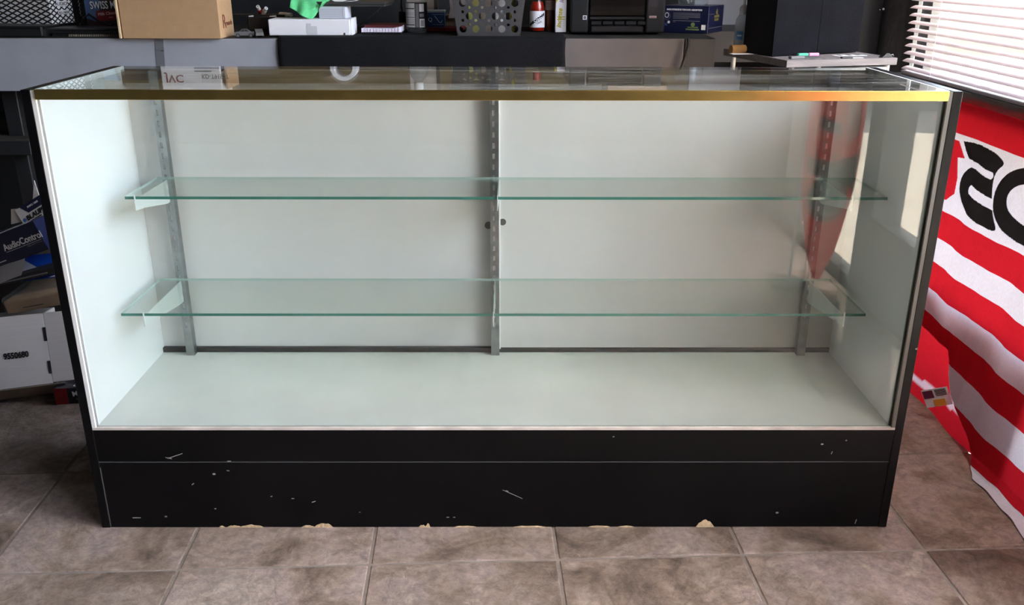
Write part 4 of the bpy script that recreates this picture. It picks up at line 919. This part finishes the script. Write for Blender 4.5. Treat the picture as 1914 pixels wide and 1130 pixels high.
pL = CP+(at(1751, 742, 1)-CP)*((1.218-CP.x)/(at(1751, 742, 1)-CP).x)
LM = Matrix.Translation(pL) @ Matrix.Rotation(R(-42), 4, 'Z') @ FRONT @ Matrix.Rotation(R(28), 4, 'Z')
lbp = plate(rect(-.036, .036, -.026, .026), [], .0006, LM, 'care_label', M_PAPER, flag)
off = Matrix.Translation((-.0006, -.0006, 0))
plate(rect(-.034, -.006, .0, .022), [], .0006, off @ LM, 'purple_print', mat('plum_print', rgb(110, 40, 74), .6), lbp)
plate(rect(-.012, .02, -.025, -.006), [], .0006, off @ LM, 'orange_print', mat('amber_print', rgb(226, 160, 50), .6), lbp)
for k in range(5): plate(rect(.0, .03, .004+.004*k, .0058+.004*k), [], .0006, off @ LM, 'printed_line', M_INK, lbp)

# ------------------------------------------------------------------ pile of cartons on the left floor
def carton(name, label, loc, rot, size, m, group='cartons piled on the left floor', cat='carton'):
    t = thing(name, label, cat, loc, rot=rot, group=group); B().box(0, size[0], 0, size[1], 0, size[2], .0012).build('box_body', m, t); return t
M_BLKC = mat('black_carton', (.01, .01, .016), .35)
p0 = atz(104, 757, 0)
c1 = carton('black_red_carton', 'black carton with a red end stripe lying flat on the floor', (p0.x, p0.y+.004, .0005), (0, 0, R(6)), (.32, .2, .050), M_BLKC)
sheet(rect(.0, .036, .0, .050), (0, -.0006, 0), c1, mat('deep_red', rgb(130, 8, 16), .45), name='red_stripe')
text('ME', .021, (.050, -.0007, .024), c1, M_WINK, roll=R(6), bold=.0006); text('4-OHM', .009, (.057, -.0007, .012), c1, M_GREYINK); text('DS', .016, (.05, .01, .0504), c1, M_WINK, face=Matrix.Identity(4))
wc = thing('white_numbered_carton', 'white carton stamped 9550680 on the floor pile at the left', 'carton', (-1.288, .628, .058), rot=(R(-15), 0, R(19)), group='cartons piled on the left floor')
B().box(-.42, 0, 0, .20, 0, .206, .0015).build('box_body', M_WCARD, wc)
B().box(0, .085, 0, .003, .004, .206, mx=Matrix.Translation((.001, .0, 0)) @ Matrix.Rotation(R(-6), 4, 'Z')).build('end_flap', M_WCARD, wc)
for z0, z1 in ((.030, .067), (.125, .165)): B().box(-.007, .001, -.0014, .0, z0, z1, .0004).build('hand_slot', M_INK, wc)
B().prism([(0, -.0005), (.05, -.034), (.05, -.036), (0, -.0025)], 'x', -.42, .03).build('bottom_flap', mat('brown_carton_inside', rgb(150, 136, 122), .8), wc)
text('9550680', .0235, (-.116, -.0008, .086), wc, M_INK, sx=.78, bold=.0008)
def wloc(px, py, Y): q = at(px, py, Y); return (q.x, q.y, q.z)
# parcel in clear film
q = at(6, 601, .64); pk = thing('film_wrapped_parcel', 'brown parcel wrapped in clear film on top of the white numbered carton', 'parcel', (q.x-.06, .665, q.z-.001), rot=(0, R(-10), R(3)), group='cartons piled on the left floor')
B().box(.06, .235, 0, .22, 0, .040, .006, 2).build('parcel_body', M_CARD, pk); B().box(.056, .239, -.004, .224, -.001, .052, .012, 3).build('film', M_PLASTIC, pk); B().box(.11, .17, -.0006, 0, .012, .014).build('printed_line', M_INK, pk)
# dark flat boxes on it
q = at(20, 552, .72); fx = thing('flat_dark_box', 'flat dark grey box wedged above the film-wrapped parcel', 'box', (q.x-.16, .70, q.z+.002), rot=(0, R(-13), 0)); B().box(0, .33, 0, .2, 0, .018, .003).build('box_body', mat('dark_grey_card', rgb(44, 42, 42), .5), fx); B().box(.05, .3, -.001, .0, .006, .010).build('edge_print', M_GREYINK, fx)
q = at(30, 522, .73); bf = thing('blue_folder', 'shiny blue folder lying under the grey sheet in the left pile', 'folder', (q.x, .71, q.z-.004), rot=(R(22), R(-8), R(2)))
B().prism([(.03, 0), (.135, -.004), (.15, .03), (.14, .11), (.0, .12)], 'z', 0, .003).build('cover', mat('folder_blue', rgb(22, 62, 150), .3), bf); B().prism([(-.05, 0), (.03, -.002), (.06, .05), (.0, .1), (-.04, .08)], 'z', .0032, .005).build('grey_pocket', mat('grey_film', rgb(170, 168, 172), .3), bf); B().prism([(.11, -.002), (.14, -.002), (.145, .012)], 'z', .0031, .0045).build('white_tab', M_PAPER, bf)
q = at(0, 515, .70); gs = thing('grey_sheet', 'curved grey plastic sheet sticking out of the left pile', 'sheet', (q.x+.015, .665, q.z-.022), rot=(R(24), R(-25), 0))
b = bmesh.new(); g = []
for j in range(9):
    g.append([b.verts.new((-.10+.022*i, .012*j, .010*math.sin(i*.33)+.012*(j/8)**2)) for i in range(9 if j > 0 else 9)])
for a_, e_ in zip(g, g[1:]):
    for i in range(8): b.faces.new((a_[i], a_[i+1], e_[i+1], e_[i]))
bmesh.ops.solidify(b, geom=b.faces[:], thickness=.0016); q2 = B(); q2._merge(b); q2.build('sheet_body', mat('grey_plastic_sheet', rgb(196, 192, 192), .4), gs, True)
# navy amplifier carton with white lettering
q = at(0, 500, .76); nvb = thing('navy_amplifier_carton', 'navy carton with white slanted lettering on the left floor pile', 'carton', (q.x-.138, .745, q.z-.050), rot=(0, R(-21), R(-6)), group='cartons piled on the left floor')
B().box(0, .34, 0, .24, 0, .088, .0012).build('box_body', M_NAVY, nvb)
text('AudioControl', .027, (.212, -.0008, .038), nvb, M_WINK, sx=.86, bold=.0006); B().box(.214, .335, -.0009, -.0002, .0325, .0335).build('rule', M_WINK, nvb); text('high performance', .007, (.285, -.0008, .026), nvb, M_GREYINK)
text('i', .04, (.176, -.0008, .022), nvb, mat('blue_ink', (0, 0, 0)))
B().box(.16, .20, -.0009, -.0002, .012, .0145).build('printed_line', M_WINK, nvb)
up_ = Matrix.Identity(4)
text('the new epicenter', .018, (.175, .008, .0884), nvb, M_WINK, face=up_, sx=1.05); text('88', .055, (.17, .075, .0884), nvb, M_GREYINK, face=up_); text('. . . . . .', .03, (.23, .05, .0884), nvb, M_GREYINK, face=up_)
# leaning white carton with blue print
q = at(47, 425, .80); lc = thing('leaning_white_carton', 'white carton with blue corner print leaning against the display case side', 'carton', (q.x, .80, q.z), rot=(R(-12), R(-30), 0), group='cartons piled on the left floor')
B().box(0, .16, 0, .05, 0, .056, .001).build('box_body', M_PAPER, lc); sheet([(.018, .056), (.035, .030), (.16, .030), (.16, .056)], (0, -.0006, 0), lc, M_NAVY, name='blue_print'); text('BLAUPUNKT', .019, (.02, -.0008, .012), lc, M_INK, bold=.0007, shear=.1); sheet(circ(.0115, .018, .0055, 16), (0, -.0006, 0), lc, mat('dot_blue', rgb(50, 110, 190), .5), name='dot')
text('HIGH POWER', .007, (.024, -.0008, .004), lc, M_INK); text('PMPO 1000', .008, (.04, -.0012, .042), lc, M_WINK)
B().prism([(-.035, .03), (-.005, .02), (.012, .056), (-.01, .066)], 'y', .004, .007).build('open_flap', M_WCARD, lc); B().prism([(.03, -.03), (.075, -.042), (.072, .0), (.03, .0)], 'y', .0, .003).build('bottom_flap', M_CARDIN, lc)
q = at(57, 385, .86); bs2 = thing('brown_board_offcut', 'narrow brown cardboard strip standing behind the leaning white carton', 'cardboard', (q.x, .86, q.z-.02), rot=(0, R(12), 0)); B().prism([(0, 0), (.02, 0), (.022, .05), (.004, .10)], 'y', 0, .003).build('strip', M_WCARD, bs2); B().box(.016, .03, .002, .006, .0, .05).build('backing', M_CARD, bs2)
# stack that carries the upper cartons
sk = thing('plain_dark_carton', 'plain dark carton under the navy carton in the left pile', 'carton', (-1.90, .96, 0), group='cartons piled on the left floor'); B().box(0, .56, 0, .2, .0, .33, .002).build('box_body', mat('dim_brown_card', rgb(60, 50, 44), .8), sk)

# ------------------------------------------------------------------ by the entrance, behind the camera: seen mirrored in the front glass
ft = thing('feather_banner', 'tall red feather banner with white and black print by the entrance door', 'banner', (1.250, -1.6, 0), R(8))
def outline(t): return .012+.09*min(1, t/.24)**.6
ptsl = [(-outline(t), .03+1.75*t) for t in [k/14 for k in range(15)]]; ptsr = [(outline(t), .03+1.75*t) for t in [k/14 for k in range(15)]]
fpoly = ptsl+list(reversed(ptsr))
def cloth_mat(name, c):
    m = bpy.data.materials.new(name); m.use_nodes = True; n = m.node_tree; n.nodes.clear()
    out = n.nodes.new('ShaderNodeOutputMaterial'); df = n.nodes.new('ShaderNodeBsdfDiffuse'); tl = n.nodes.new('ShaderNodeBsdfTranslucent'); mxs = n.nodes.new('ShaderNodeMixShader'); mxs.inputs[0].default_value = .6
    for nn in (df, tl): nn.inputs[0].default_value = (*c, 1)
    n.links.new(df.outputs[0], mxs.inputs[1]); n.links.new(tl.outputs[0], mxs.inputs[2]); n.links.new(mxs.outputs[0], out.inputs[0]); return m
M_BAN = cloth_mat('banner_red', rgb(226, 60, 44)); M_BANW = cloth_mat('banner_white', rgb(235, 235, 240)); M_BANK = cloth_mat('banner_black', rgb(26, 26, 28))
plate(fpoly, [], .002, Matrix.Rotation(PI, 4, 'Z') @ FRONT, 'banner_cloth', M_BAN, ft)
BK = Matrix.Translation((0, .0022, 0)) @ Matrix.Rotation(PI, 4, 'Z') @ FRONT
plate([(-.095, .40), (.08, .46), (.09, .52), (.0, .50), (-.095, .53)], [], .001, BK, 'black_print', M_BANK, ft); plate(circ(.0, .36, .075, 20, .09), [], .001, BK, 'black_print', M_BANK, ft)
plate(circ(-.01, .36, .06, 20, .075), [circ(-.012, .36, .034, 16, .05)], .0014, BK, 'white_print', M_BANW, ft); plate([(.02, .27), (.035, .27), (.05, .45), (.03, .45)], [], .0014, BK, 'white_print', M_BANW, ft)
plate([(-.09, .62), (-.05, .56), (-.03, .80), (-.07, .86)], [], .0014, BK, 'white_print', M_BANW, ft)
for z0 in (.60, .76): plate([(-.03, z0), (.06, z0+.03), (.06, z0+.07), (-.02, z0+.045)], [], .0014, BK, 'black_print', M_BANK, ft)
B().tube([(-.102, 0, 0), (-.102, 0, 1.3), (-.09, 0, 1.7), (-.05, 0, 1.82)], .006, 8).build('pole', M_CHAN, ft); B().cyl((-.102, 0, 0), (-.102, 0, .02), .07, 20).build('base', M_DARK, ft)
